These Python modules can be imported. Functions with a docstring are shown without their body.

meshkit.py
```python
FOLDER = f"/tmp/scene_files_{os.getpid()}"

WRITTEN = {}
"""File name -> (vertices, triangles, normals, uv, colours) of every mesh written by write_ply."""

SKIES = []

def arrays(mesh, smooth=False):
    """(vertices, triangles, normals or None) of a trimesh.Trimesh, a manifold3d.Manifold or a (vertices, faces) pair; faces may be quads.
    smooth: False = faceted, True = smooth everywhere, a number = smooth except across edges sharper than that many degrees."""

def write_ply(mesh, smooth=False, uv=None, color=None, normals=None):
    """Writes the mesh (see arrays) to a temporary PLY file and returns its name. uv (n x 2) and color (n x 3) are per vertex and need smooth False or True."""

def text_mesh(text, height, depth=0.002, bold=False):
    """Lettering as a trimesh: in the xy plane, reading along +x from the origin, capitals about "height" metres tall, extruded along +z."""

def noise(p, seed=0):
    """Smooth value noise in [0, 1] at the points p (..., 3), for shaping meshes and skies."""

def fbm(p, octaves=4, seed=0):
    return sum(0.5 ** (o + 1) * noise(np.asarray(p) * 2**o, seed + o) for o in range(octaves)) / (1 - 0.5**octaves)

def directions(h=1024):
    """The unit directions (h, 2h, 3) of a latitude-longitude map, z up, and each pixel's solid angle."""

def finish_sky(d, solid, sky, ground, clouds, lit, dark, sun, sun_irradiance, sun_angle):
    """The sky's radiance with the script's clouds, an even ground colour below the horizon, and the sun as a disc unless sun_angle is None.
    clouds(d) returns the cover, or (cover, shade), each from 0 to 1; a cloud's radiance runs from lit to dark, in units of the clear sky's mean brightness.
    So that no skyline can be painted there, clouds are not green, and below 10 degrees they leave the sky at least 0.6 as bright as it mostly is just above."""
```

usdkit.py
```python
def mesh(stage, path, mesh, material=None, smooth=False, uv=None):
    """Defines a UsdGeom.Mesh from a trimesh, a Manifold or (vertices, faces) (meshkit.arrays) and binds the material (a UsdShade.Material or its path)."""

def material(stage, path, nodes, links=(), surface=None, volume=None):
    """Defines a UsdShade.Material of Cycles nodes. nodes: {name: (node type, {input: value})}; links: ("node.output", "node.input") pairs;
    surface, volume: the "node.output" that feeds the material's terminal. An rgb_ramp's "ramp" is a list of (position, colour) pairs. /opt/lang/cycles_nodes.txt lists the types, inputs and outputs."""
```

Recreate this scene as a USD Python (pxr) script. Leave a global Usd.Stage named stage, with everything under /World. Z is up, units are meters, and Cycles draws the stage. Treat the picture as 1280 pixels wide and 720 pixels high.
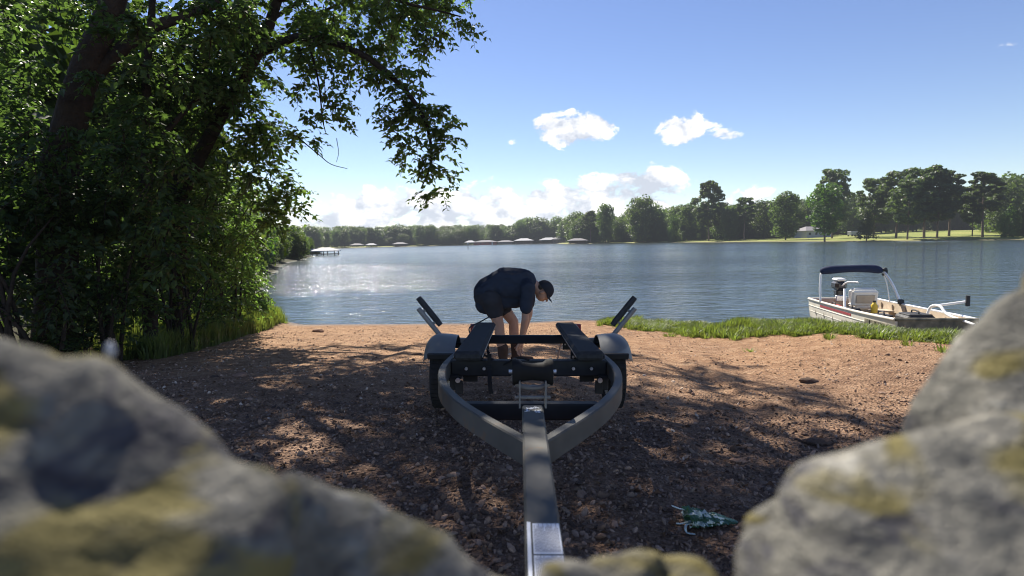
import math, random
import numpy as np, trimesh, manifold3d, shapely, shapely.geometry
import usdkit, meshkit
from pxr import Usd, UsdGeom, UsdLux, UsdShade, Gf, Sdf, Vt

stage = Usd.Stage.CreateInMemory()
UsdGeom.SetStageUpAxis(stage, UsdGeom.Tokens.z); UsdGeom.SetStageMetersPerUnit(stage, 1.0)
UsdGeom.Xform.Define(stage, '/World'); UsdGeom.Scope.Define(stage, '/World/Looks')
rng = np.random.default_rng(7); random.seed(7)

# ------------------------------------------------------------------ camera
F = 700.0 / 1280.0                       # focal length / picture width
EYE = np.array([0.0, 0.0, 1.3]); PITCH = math.atan(58 / 700.0); ROLL = math.radians(1.2)
FWD = np.array([0, math.cos(PITCH), -math.sin(PITCH)])
R0 = np.array([1.0, 0, 0]); U0 = np.cross(R0, FWD)
RIGHT = math.cos(ROLL) * R0 - math.sin(ROLL) * U0; UP = math.sin(ROLL) * R0 + math.cos(ROLL) * U0
cam = UsdGeom.Camera.Define(stage, '/World/camera')
m4 = Gf.Matrix4d(*RIGHT, 0, *UP, 0, *(-FWD), 0, *EYE, 1)
cam.AddTransformOp().Set(m4)
cam.CreateHorizontalApertureAttr(36.0); cam.CreateVerticalApertureAttr(20.25)
cam.CreateFocalLengthAttr(36.0 * F); cam.CreateClippingRangeAttr(Gf.Vec2f(0.02, 5000))
cam.CreateFStopAttr(3.1); cam.CreateFocusDistanceAttr(7.0)
EXPOSURE = 1.15
cam.CreateExposureAttr(EXPOSURE)

def ray(px, py):
    d = FWD + RIGHT * ((px - 640) / 700.0) + UP * ((360 - py) / 700.0)
    return d / d[1]
def P(px, py, y):                        # the point at distance y in front of the camera
    return EYE + ray(px, py) * y

# ------------------------------------------------------------------ sky and sun
SUN_AZ, SUN_EL = math.radians(-21), math.radians(46)
sd = np.array([math.sin(SUN_AZ) * math.cos(SUN_EL), math.cos(SUN_AZ) * math.cos(SUN_EL), math.sin(SUN_EL)])
SKY_STRENGTH = 0.06
sun = UsdLux.DistantLight.Define(stage, '/World/sun')
sun.CreateIntensityAttr(1.25); sun.CreateAngleAttr(0.5); sun.CreateColorAttr(Gf.Vec3f(1.0, 0.93, 0.82))
sun.GetPrim().CreateAttribute('inputs:normalize', Sdf.ValueTypeNames.Bool).Set(True)
zx = sd; xx = np.cross([0, 0, 1.0], zx); xx /= np.linalg.norm(xx); yx = np.cross(zx, xx)
sun.AddTransformOp().Set(Gf.Matrix4d(*xx, 0, *yx, 0, *zx, 0, 0, 0, 60, 1))

def cloud_sky():
    N = {'tc': ('geometry', {}), 'sep': ('separate_xyz', {}),
         'sky': ('sky_texture', dict(sky_type='single_scattering', sun_disc=False, sun_elevation=SUN_EL, sun_rotation=SUN_AZ,
                                     air_density=1.0, aerosol_density=0.08, ozone_density=1.6, altitude=100.0)),
         'az': ('math', dict(math_type='arctan2')), 'el': ('math', dict(math_type='arcsine')),
         'n1': ('noise_texture', dict(scale=17.0, detail=7.0, roughness=0.6, distortion=0.25)),
         'mp': ('mapping', dict(scale=(1, 1, 1.5))),
         'n2': ('noise_texture', dict(scale=9.0, detail=4.0, roughness=0.55)),
         'mp2': ('mapping', dict(location=(0.02, -0.01, 0.035), scale=(1, 1, 1.5))),
         'n3': ('noise_texture', dict(scale=17.0, detail=6.0, roughness=0.6, distortion=0.25))}
    L = [('tc.position', 'sep.vector'), ('sep.x', 'az.value1'), ('sep.y', 'az.value2'), ('sep.z', 'el.value1'),
         ('tc.position', 'mp.vector'), ('mp.vector', 'n1.vector'), ('mp.vector', 'n2.vector'), ('tc.position', 'mp2.vector'), ('mp2.vector', 'n3.vector')]
    def node(n, t, d, **inp):
        N[n] = (t, d)
        for k, v in inp.items(): L.append((v, f'{n}.{k}'))
        return n
    prev = None
    # (px, py, half width px, half height px, gain): the clouds' directions in the sky
    for i, (px, py, wx, wy, g) in enumerate([(716, 161, 62, 25, 1.0), (858, 160, 40, 26, 0.9), (640, 268, 330, 46, 1.0), (785, 240, 95, 34, 1.1), (690, 252, 120, 30, .9), (560, 262, 110, 26, .8),
                                             (905, 170, 30, 8, 0.45), (1275, 53, 34, 6, .6), (1120, 262, 300, 14, .35), (648, 180, 22, 7, .35), (470, 282, 180, 24, .9)]):
        d = ray(px, py); d = d / np.linalg.norm(d)
        d2 = ray(px + wx, py); d3 = ray(px, py - wy)
        a0, e0 = math.atan2(d[0], d[1]), math.asin(d[2])
        wa = abs(math.atan2(d2[0], d2[1]) - a0); we = abs(math.asin(d3[2] / np.linalg.norm(d3)) - e0)
        node(f'a{i}', 'math', dict(math_type='subtract', value2=a0), value1='az.value')
        node(f'as{i}', 'math', dict(math_type='divide', value2=wa), value1=f'a{i}.value')
        node(f'aq{i}', 'math', dict(math_type='multiply'), value1=f'as{i}.value', value2=f'as{i}.value')
        node(f'e{i}', 'math', dict(math_type='subtract', value2=e0), value1='el.value')
        node(f'es{i}', 'math', dict(math_type='divide', value2=we), value1=f'e{i}.value')
        node(f'eq{i}', 'math', dict(math_type='multiply'), value1=f'es{i}.value', value2=f'es{i}.value')
        node(f's{i}', 'math', dict(math_type='add'), value1=f'aq{i}.value', value2=f'eq{i}.value')
        node(f'm{i}', 'math', dict(math_type='multiply_add', value2=-g, value3=g), value1=f's{i}.value')
        node(f'c{i}', 'math', dict(math_type='maximum', value2=-1.5), value1=f'm{i}.value')
        if prev:
            node(f'x{i}', 'math', dict(math_type='maximum'), value1=prev, value2=f'c{i}.value'); prev = f'x{i}.value'
        else: prev = f'c{i}.value'
    node('na', 'math', dict(math_type='multiply_add', value2=4.2, value3=-2.25), value1='n1.fac')
    node('sum', 'math', dict(math_type='add'), value1='na.value', value2=prev)
    node('cov', 'map_range', dict(range_type='smoothstep', from_min=0.08, from_max=0.5, to_min=0.0, to_max=0.98, clamp=True), value='sum.value')
    # cloud tone: lit edges, greyer folds
    node('nd', 'math', dict(math_type='subtract'), value1='n1.fac', value2='n3.fac')
    node('sh', 'map_range', dict(from_min=-0.10, from_max=0.12, to_min=0.0, to_max=1.0, clamp=True), value='nd.value')
    node('ramp', 'rgb_ramp', {'ramp': [(0, (4.9, 5.3, 6.1)), (0.4, (6.8, 7.0, 7.5)), (1, (10.2, 10.1, 10.0))]}, fac='sh.result')
    node('tone', 'hsv', dict(hue=.515, saturation=1.12, value=1.0), color='sky.color')
    node('mix', 'mix_color', dict(use_clamp=False), fac='cov.result', a='tone.color', b='ramp.color')
    node('bg', 'background_shader', dict(strength=SKY_STRENGTH), color='mix.result')
    return usdkit.material(stage, '/World/Looks/sky_look', N, L, surface='bg.background')
dome = UsdLux.DomeLight.Define(stage, '/World/sky')
UsdShade.MaterialBindingAPI.Apply(dome.GetPrim()).Bind(cloud_sky())
dome.GetPrim().SetCustomDataByKey('kind', 'structure')

# ------------------------------------------------------------------ helpers
_used = {}
def numbered(parent, name):
    k = (parent, name); n = _used.get(k, -1) + 1; _used[k] = n
    return f'{parent}/{name}' + (f'_{n:03d}' if n else '')
def tag(p, label=None, cat=None, group=None, kind=None):
    for k, v in (('label', label), ('category', cat), ('group', group), ('kind', kind)):
        if v: p.SetCustomDataByKey(k, v)
    return p
def path_of(parent): return '/World' if parent is None else str(parent.GetPath())
def obj(name, mesh, mat, parent=None, smooth=30, label=None, **kw):
    if isinstance(mesh, list): mesh = cat_mesh(mesh)
    p = usdkit.mesh(stage, numbered(path_of(parent), name), mesh, mat, smooth=smooth).GetPrim()
    return tag(p, label, **kw)
def thing(name, label, cat, loc=(0, 0, 0), rot=(0, 0, 0), scale=None, group=None, kind=None):
    x = UsdGeom.Xform.Define(stage, numbered('/World', name))
    x.AddTranslateOp().Set(Gf.Vec3d(*map(float, loc)))
    if any(rot): x.AddRotateXYZOp().Set(Gf.Vec3f(*map(float, rot)))
    if scale is not None: x.AddScaleOp().Set(Gf.Vec3f(*map(float, scale)))
    return tag(x.GetPrim(), label, cat, group, kind)
def copy_of(src, name, label, cat, loc, rotz=0, scale=None, group=None):
    p = thing(name, label, cat, loc, (0, 0, rotz), scale, group)
    p.GetReferences().AddInternalReference(src.GetPath()); p.SetInstanceable(True)
    return p
def vf(mesh):
    v, f, _ = meshkit.arrays(mesh); return np.asarray(v, float), np.asarray(f, int)
def cat_mesh(ms):
    V, Fc, o = [], [], 0
    for m_ in ms:
        v, f = vf(m_); V.append(v); Fc.append(f + o); o += len(v)
    return np.vstack(V), np.vstack(Fc)
def box(cx, cy, cz, sx, sy, sz, rot=None, bev=0.0):
    if bev:
        a = np.array([[i, j, k] for i in (-1, 1) for j in (-1, 1) for k in (-1, 1)], float) * (np.array([sx, sy, sz]) / 2)
        pts = []
        for p in a:
            s = np.sign(p)
            for ax in range(3):
                q = p - s * bev; q[ax] = p[ax]; pts.append(q)
        m_ = trimesh.convex.convex_hull(np.array(pts))
    else: m_ = trimesh.creation.box((sx, sy, sz))
    v, f = np.array(m_.vertices), np.array(m_.faces)
    if rot is not None: v = v @ np.asarray(rot).T
    return v + [cx, cy, cz], f
def Rz(a): c, s = math.cos(a), math.sin(a); return np.array([[c, -s, 0], [s, c, 0], [0, 0, 1]])
def Ry(a): c, s = math.cos(a), math.sin(a); return np.array([[c, 0, s], [0, 1, 0], [-s, 0, c]])
def Rx(a): c, s = math.cos(a), math.sin(a); return np.array([[1, 0, 0], [0, c, -s], [0, s, c]])
def spline(pts, n):
    pts = np.asarray(pts, float)
    if len(pts) == 2: return np.linspace(pts[0], pts[1], n)
    p = np.vstack([2 * pts[0] - pts[1], pts, 2 * pts[-1] - pts[-2]])
    out = []
    for t in np.linspace(0, len(pts) - 1 - 1e-9, n):
        i = int(t); u = t - i; a, b, c, d = p[i:i + 4]
        out.append(0.5 * (2 * b + (c - a) * u + (2 * a - 5 * b + 4 * c - d) * u * u + (3 * b - a - 3 * c + d) * u ** 3))
    return np.array(out)
def tube(pts, radii, n=10, caps=True):
    pts = np.asarray(pts, float); radii = np.broadcast_to(np.asarray(radii, float), (len(pts),))
    T = np.gradient(pts, axis=0); T /= np.linalg.norm(T, axis=1, keepdims=True) + 1e-12
    ref = np.array([0, 0, 1.0]) if abs(T[0][2]) < 0.9 else np.array([1.0, 0, 0])
    nrm = np.cross(T[0], ref); nrm /= np.linalg.norm(nrm); V = []
    a = np.linspace(0, 2 * np.pi, n, endpoint=False)
    for p, t, r in zip(pts, T, radii):
        nrm = nrm - t * (nrm @ t); nrm /= np.linalg.norm(nrm); b = np.cross(t, nrm)
        V.append(p + r * (np.cos(a)[:, None] * nrm + np.sin(a)[:, None] * b))
    V = np.vstack(V); Fs = []
    for i in range(len(pts) - 1):
        for j in range(n):
            k = (j + 1) % n
            Fs += [[i * n + j, i * n + k, (i + 1) * n + k], [i * n + j, (i + 1) * n + k, (i + 1) * n + j]]
    if caps:
        for base, c, flip in ((0, pts[0], True), ((len(pts) - 1) * n, pts[-1], False)):
            V = np.vstack([V, c]); q = len(V) - 1
            for j in range(n):
                k = (j + 1) % n
                Fs.append([base + k, base + j, q] if flip else [base + j, base + k, q])
    return V, np.array(Fs)
def bar(a, b, w, h, bev=0.004):          # rectangular bar from a to b; h is its height along z
    a, b = np.asarray(a, float), np.asarray(b, float); d = b - a; L = np.linalg.norm(d); d = d / L
    side = np.cross(d, [0, 0, 1.0]); side = side / np.linalg.norm(side) if np.linalg.norm(side) > 1e-6 else np.array([1.0, 0, 0])
    up = np.cross(side, d); v, f = box(0, 0, 0, w, L, h, bev=bev)
    return v @ np.array([side, d, up]) + (a + b) / 2, f
def rect_sweep(path, w, h, n=40, bev=.006):      # rectangular tube along a level curve
    c = spline(path, n); T = np.gradient(c, axis=0); T[:, 2] = 0; T /= np.linalg.norm(T, axis=1, keepdims=True)
    S = np.stack([T[:, 1], -T[:, 0], 0 * T[:, 0]], 1); Z = np.array([0, 0, 1.0])
    prof = [(-w/2+bev, h/2), (w/2-bev, h/2), (w/2, h/2-bev), (w/2, -h/2+bev), (w/2-bev, -h/2), (-w/2+bev, -h/2), (-w/2, -h/2+bev), (-w/2, h/2-bev)]
    k = len(prof); V = np.vstack([[p + S[i] * a + Z * b for a, b in prof] for i, p in enumerate(c)]); Fs = []
    for i in range(n - 1):
        for j in range(k):
            q = (j + 1) % k
            Fs += [[i*k+j, (i+1)*k+q, i*k+q], [i*k+j, (i+1)*k+j, (i+1)*k+q]]
    for base, fl in ((0, 0), ((n-1)*k, 1)):
        for j in range(1, k - 1): Fs.append([base, base+j, base+j+1] if not fl else [base, base+j+1, base+j])
    return V, np.array(Fs)
def sphere(c, r, sub=2):
    m_ = trimesh.creation.icosphere(subdivisions=sub); return np.array(m_.vertices) * np.asarray(r) + c, np.array(m_.faces)
def cyl(a, b, r, n=16, r2=None): return tube([a, b], [r, r if r2 is None else r2], n)
def hull_chain(chains, length=0.012, iters=8, lam=0.5):   # chains of (point, radius): hulls of spheres, joined and smoothed
    parts = []
    for ch in chains:
        for (p, r), (q, s) in zip(ch[:-1], ch[1:]):
            sp = [manifold3d.Manifold.sphere(max(rr, 0.002), 20).translate(tuple(map(float, pp))) for pp, rr in ((p, r), (q, s))]
            parts.append(manifold3d.Manifold.batch_hull(sp))
    m_ = manifold3d.Manifold.batch_boolean(parts, manifold3d.OpType.Add).refine_to_length(length)
    a = m_.to_mesh(); t = trimesh.Trimesh(a.vert_properties[:, :3], a.tri_verts, process=True)
    trimesh.smoothing.filter_taubin(t, lamb=lam, nu=lam + .03, iterations=iters)
    return np.array(t.vertices), np.array(t.faces)

# ------------------------------------------------------------------ materials
def mat(name, color=(.5, .5, .5), rough=.5, metal=0., var=0.0, scale=8., bump=0., bscale=60., ramp=None, detail=5., spec=None, coat=0., space='object', dist=.01, extra=None):
    if spec is None: spec = .12 if rough > .72 else .45
    N = {'p': ('principled_bsdf', dict(base_color=color, roughness=rough, metallic=metal, specular_ior_level=spec, coat_weight=coat))}
    L = []
    N['tc'] = ('texture_coordinate', {}); co = 'tc.object'
    if space == 'world': N['g'] = ('geometry', {}); co = 'g.position'
    if var or ramp:
        N['n'] = ('noise_texture', dict(scale=scale, detail=detail, roughness=.6))
        c = np.array(color)
        N['r'] = ('rgb_ramp', {'ramp': ramp or [(0.25, tuple(c * (1 - var))), (0.75, tuple(np.minimum(c * (1 + var), .95)))]})
        L += [(co, 'n.vector'), ('n.fac', 'r.fac'), ('r.color', 'p.base_color')]
        N['rr'] = ('map_range', dict(from_min=.3, from_max=.7, to_min=max(rough - .12, .05), to_max=min(rough + .12, 1)))
        L += [('n.fac', 'rr.value'), ('rr.result', 'p.roughness')]
    if bump:
        N['b'] = ('noise_texture', dict(scale=bscale, detail=4.0)); N['bm'] = ('bump', dict(strength=bump, distance=dist))
        L += [(co, 'b.vector'), ('b.fac', 'bm.height'), ('bm.normal', 'p.normal')]
    return usdkit.material(stage, f'/World/Looks/{name}', N, L, surface='p.BSDF')

def leaf_mat(name, ramp, trans_gain=1.7, trans=.42, island=True, rough=.45):
    N = {'g': ('geometry', {}), 'oi': ('object_info', {}), 'r': ('rgb_ramp', {'ramp': ramp}),
         'p': ('principled_bsdf', dict(roughness=rough, specular_ior_level=.28)), 't': ('translucent_bsdf', {}),
         'tg': ('mix_color', dict(blend_type='multiply', fac=1.0, b=(trans_gain * 1.25, trans_gain * 1.35, trans_gain * .45), use_clamp=False)),
         'mx': ('mix_closure', dict(fac=trans)), 'hv': ('hsv', dict(saturation=.88)),
         'ov': ('map_range', dict(from_min=0., from_max=1., to_min=.72, to_max=1.25)), 'oh': ('map_range', dict(from_min=0., from_max=1., to_min=.485, to_max=.515))}
    L = [('g.random_per_island', 'r.fac'), ('r.color', 'hv.color'), ('oi.random', 'ov.value'), ('ov.result', 'hv.value'), ('oi.random', 'oh.value'), ('oh.result', 'hv.hue'),
         ('hv.color', 'p.base_color'), ('hv.color', 'tg.a'), ('tg.result', 't.color'), ('p.BSDF', 'mx.closure1'), ('t.BSDF', 'mx.closure2')]
    return usdkit.material(stage, f'/World/Looks/{name}', N, L, surface='mx.closure')

M = {}
M['leaf'] = leaf_mat('broad_leaf', [(0, (.042, .072, .026)), (.5, (.078, .12, .04)), (1, (.125, .17, .055))], 2.5, .54)
M['leaf_dark'] = leaf_mat('shade_leaf', [(0, (.03, .052, .022)), (.6, (.052, .086, .032)), (1, (.10, .145, .05))], 2.4, .5)
M['far_broad'] = leaf_mat('far_broadleaf', [(0, (.06, .09, .032)), (.5, (.09, .13, .042)), (1, (.13, .17, .058))], 1.7, .46)
M['far_bright'] = leaf_mat('far_light_leaf', [(0, (.05, .10, .02)), (.5, (.085, .16, .03)), (1, (.13, .20, .045))], 1.6, .40)
M['pine'] = leaf_mat('pine_needles', [(0, (.055, .08, .042)), (.5, (.082, .115, .055)), (1, (.12, .145, .072))], 1.7, .5)
M['grass'] = leaf_mat('grass_blade', [(0, (.12, .15, .045)), (.5, (.19, .22, .08)), (.85, (.26, .27, .12)), (1, (.36, .32, .18))], 1.5, .42)
M['bark'] = mat('dark_bark', (.024, .018, .014), .9, var=.5, scale=9, bump=.9, bscale=22, dist=.04)
M['pine_bark'] = mat('pine_bark', (.13, .095, .075), .9, var=.3, scale=2)
M['frame'] = mat('trailer_paint', (.085, .084, .077), .6, spec=.2, ramp=[(.3, (.048, .048, .044)), (.5, (.068, .067, .062)), (.6, (.08, .078, .07)), (.66, (.11, .08, .058)), (.75, (.085, .056, .038))], scale=6, detail=7, bump=.15, bscale=140, dist=.002)
M['frame_dark'] = mat('trailer_steel_dark', (.028, .028, .028), .65, spec=.15, metal=0., var=.25, scale=12)
M['galv'] = mat('galvanised_steel', (.17, .17, .165), .5, metal=.3, var=.2, scale=14)
M['fender'] = mat('fender_paint', (.15, .153, .146), .5, var=.14, scale=9, spec=.3)
M['tyre'] = mat('tyre_rubber', (.022, .022, .023), .82, var=.4, scale=18)
M['carpet'] = mat('bunk_carpet', (.035, .037, .04), .95, var=.4, scale=40, bump=.6, bscale=260, dist=.004)
M['rubber'] = mat('black_rubber', (.014, .014, .014), .7, var=.2, spec=.12)
M['rim'] = mat('wheel_rim_white', (.45, .45, .45), .5, var=.2)
M['strap'] = mat('webbing_strap', (.02, .02, .022), .85)
M['rope'] = mat('faded_rope', (.55, .33, .24), .85, var=.2)
M['bolt'] = mat('zinc_bolt', (.6, .6, .6), .35, metal=.8)
M['paper'] = mat('sticker_white', (.62, .64, .68), .45, var=.05, scale=20)
M['ink'] = mat('sticker_ink', (.10, .10, .13), .6)
M['shirt'] = mat('navy_shirt', (.022, .028, .042), .9, var=.25, scale=7, bump=.35, bscale=30, dist=.01)
M['print'] = mat('faded_print', (.10, .12, .15), .9, var=.4, scale=30)
M['shorts'] = mat('dark_shorts', (.028, .029, .034), .9, var=.25, scale=9, bump=.3, bscale=35)
M['skin'] = mat('skin', (.33, .19, .13), .55, var=.12, scale=12)
M['cap'] = mat('dark_cap', (.02, .021, .026), .85, var=.2, scale=10)
M['boot'] = mat('brown_boot', (.055, .032, .024), .75, var=.3, scale=14)
M['hair'] = mat('hair', (.03, .02, .014), .7)
M['hull'] = mat('boat_hull_paint', (.58, .54, .46), .42, var=.14, scale=3.5)
M['hull_camo'] = mat('boat_hull_olive', (.12, .105, .07), .6, ramp=[(.35, (.05, .05, .035)), (.5, (.13, .115, .075)), (.65, (.22, .19, .13))], scale=5)
M['hull_in'] = mat('boat_interior', (.42, .34, .25), .6, var=.2, scale=5)
M['alu'] = mat('aluminium', (.72, .72, .72), .35, metal=.7, var=.08)
M['white_tube'] = mat('white_tube', (.75, .75, .74), .4)
M['canvas_blue'] = mat('navy_canvas', (.02, .028, .06), .8, var=.2, scale=10, bump=.3, bscale=14, dist=.02)
M['motor'] = mat('motor_black', (.018, .018, .02), .35, coat=.3)
M['seat_vinyl'] = mat('seat_vinyl', (.70, .66, .58), .5, var=.06)
M['red'] = mat('red_plastic', (.26, .035, .035), .5)
M['yellow'] = mat('yellow_plastic', (.65, .45, .04), .5)
M['dark'] = mat('dark_gear', (.025, .025, .028), .7, var=.3, scale=20)
M['green_film'] = leaf_mat('green_film', [(0, (.05, .14, .10)), (1, (.06, .15, .11))], 1.2, .3, rough=.22)
M['white_film'] = mat('white_film', (.40, .47, .45), .25, var=.1)
M['roof_white'] = mat('white_metal_roof', (.38, .38, .39), .75, var=.04)
M['roof_grey'] = mat('grey_shingles', (.22, .21, .22), .8, var=.2, scale=3)
M['timber'] = mat('weathered_timber', (.22, .18, .14), .85, var=.3, scale=4)
M['brown_wall'] = mat('brown_siding', (.14, .10, .08), .8, var=.2, scale=2)
M['red_wall'] = mat('dark_red_siding', (.22, .06, .05), .8, var=.2, scale=2)
M['grey_wall'] = mat('grey_siding', (.33, .34, .37), .7, var=.1, scale=2)
M['green_wall'] = mat('green_siding', (.16, .22, .17), .8, var=.1)
M['glass_dark'] = mat('dark_window', (.03, .035, .04), .1)
M['litter'] = mat('dead_leaf', (.10, .062, .04), .8)
M['sandstone'] = mat('reddish_stone', (.26, .16, .11), .85, var=.3, scale=8)
M['darkstone'] = mat('dark_clod', (.10, .068, .05), .95, var=.3, scale=30, bump=.6, bscale=60)

def ground_mat():
    N = {'g': ('geometry', {}), 's': ('separate_xyz', {}),
         'n1': ('noise_texture', dict(scale=.55, detail=5., roughness=.6)), 'n2': ('noise_texture', dict(scale=5., detail=6., roughness=.65)),
         'n3': ('noise_texture', dict(scale=38., detail=4., roughness=.7)), 'vo': ('voronoi_texture', dict(scale=42., randomness=1.)),
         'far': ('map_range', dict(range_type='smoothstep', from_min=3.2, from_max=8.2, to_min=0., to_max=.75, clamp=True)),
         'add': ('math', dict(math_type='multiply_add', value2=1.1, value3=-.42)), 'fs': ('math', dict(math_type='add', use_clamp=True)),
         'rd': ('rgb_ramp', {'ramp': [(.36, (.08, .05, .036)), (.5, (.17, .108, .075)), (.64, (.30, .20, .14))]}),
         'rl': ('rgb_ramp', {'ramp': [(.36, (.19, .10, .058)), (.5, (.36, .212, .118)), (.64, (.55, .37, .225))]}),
         'm2': ('mix_float', dict(fac=.5)), 'm': ('mix_color', {}), 'vr': ('rgb_ramp', {'ramp': [(0, (.55, .55, .55)), (.35, (1, 1, 1)), (1, (1.15, 1.12, 1.08))]}),
         'mv': ('mix_color', dict(blend_type='multiply', fac=.8, use_clamp=False, use_clamp_result=False)),
         'wet': ('map_range', dict(range_type='smoothstep', from_min=-.80, from_max=-.70, to_min=.4, to_max=1., clamp=True)),
         'wc': ('combine_color', {}), 'mw': ('mix_color', dict(blend_type='multiply', fac=1.)),
         'wr': ('map_range', dict(from_min=-.80, from_max=-.72, to_min=.25, to_max=.92, clamp=True)),
         'h': ('math', dict(math_type='add')), 'bm': ('bump', dict(strength=1., distance=.035)), 'p': ('principled_bsdf', dict(specular_ior_level=.15)),
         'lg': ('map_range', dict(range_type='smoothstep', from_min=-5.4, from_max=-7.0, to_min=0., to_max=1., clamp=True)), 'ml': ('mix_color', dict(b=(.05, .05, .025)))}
    L = [('g.position', 's.vector')] + [('g.position', f'{a}.vector') for a in ('n1', 'n2', 'n3', 'vo')] + [
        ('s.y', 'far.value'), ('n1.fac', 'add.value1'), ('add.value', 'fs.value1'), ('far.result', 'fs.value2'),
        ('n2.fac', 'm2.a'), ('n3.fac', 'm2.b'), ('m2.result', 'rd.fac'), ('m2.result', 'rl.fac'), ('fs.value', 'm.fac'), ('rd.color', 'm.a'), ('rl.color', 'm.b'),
        ('vo.distance', 'vr.fac'), ('m.result', 'mv.a'), ('vr.color', 'mv.b'), ('s.z', 'wet.value'), ('wet.result', 'wc.r'), ('wet.result', 'wc.g'), ('wet.result', 'wc.b'),
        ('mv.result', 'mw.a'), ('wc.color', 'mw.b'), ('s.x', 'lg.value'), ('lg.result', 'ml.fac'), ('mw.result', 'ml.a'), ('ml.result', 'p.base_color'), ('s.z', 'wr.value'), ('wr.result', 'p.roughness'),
        ('n3.fac', 'h.value1'), ('vo.distance', 'h.value2'), ('h.value', 'bm.height'), ('bm.normal', 'p.normal')]
    return usdkit.material(stage, '/World/Looks/red_dirt', N, L, surface='p.BSDF')
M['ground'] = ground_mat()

def water_mat():
    N = {'g': ('geometry', {}), 'ma': ('mapping', dict(scale=(.55, 1.5, 1), rotation=(0, 0, .12))), 'mb': ('mapping', dict(scale=(.02, .07, 1), rotation=(0, 0, .06))),
         'a': ('noise_texture', dict(scale=2.6, detail=4., roughness=.55, distortion=.6)), 'b': ('noise_texture', dict(scale=.5, detail=3., roughness=.5)),
         'c': ('noise_texture', dict(scale=1., detail=3.)), 'cr': ('map_range', dict(range_type='smoothstep', from_min=.38, from_max=.62, to_min=.45, to_max=1., clamp=True)),
         'x': ('math', dict(math_type='multiply_add', value2=1.8)), 'h': ('math', dict(math_type='multiply')),
         'bm': ('bump', dict(strength=1., distance=.10)), 'p': ('principled_bsdf', dict(base_color=(.03, .042, .042), ior=1.33)), 's': ('separate_xyz', {}), 'rg': ('map_range', dict(from_min=14., from_max=160., to_min=.07, to_max=.19, clamp=True))}
    L = [('g.position', 's.vector'), ('s.y', 'rg.value'), ('rg.result', 'p.roughness'), ('g.position', 'ma.vector'), ('g.position', 'mb.vector'), ('ma.vector', 'a.vector'), ('ma.vector', 'b.vector'), ('mb.vector', 'c.vector'), ('c.fac', 'cr.value'),
         ('b.fac', 'x.value1'), ('a.fac', 'x.value3'), ('x.value', 'h.value1'), ('cr.result', 'h.value2'), ('h.value', 'bm.height'), ('bm.normal', 'p.normal')]
    return usdkit.material(stage, '/World/Looks/lake_water', N, L, surface='p.BSDF')
M['water'] = water_mat()

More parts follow.
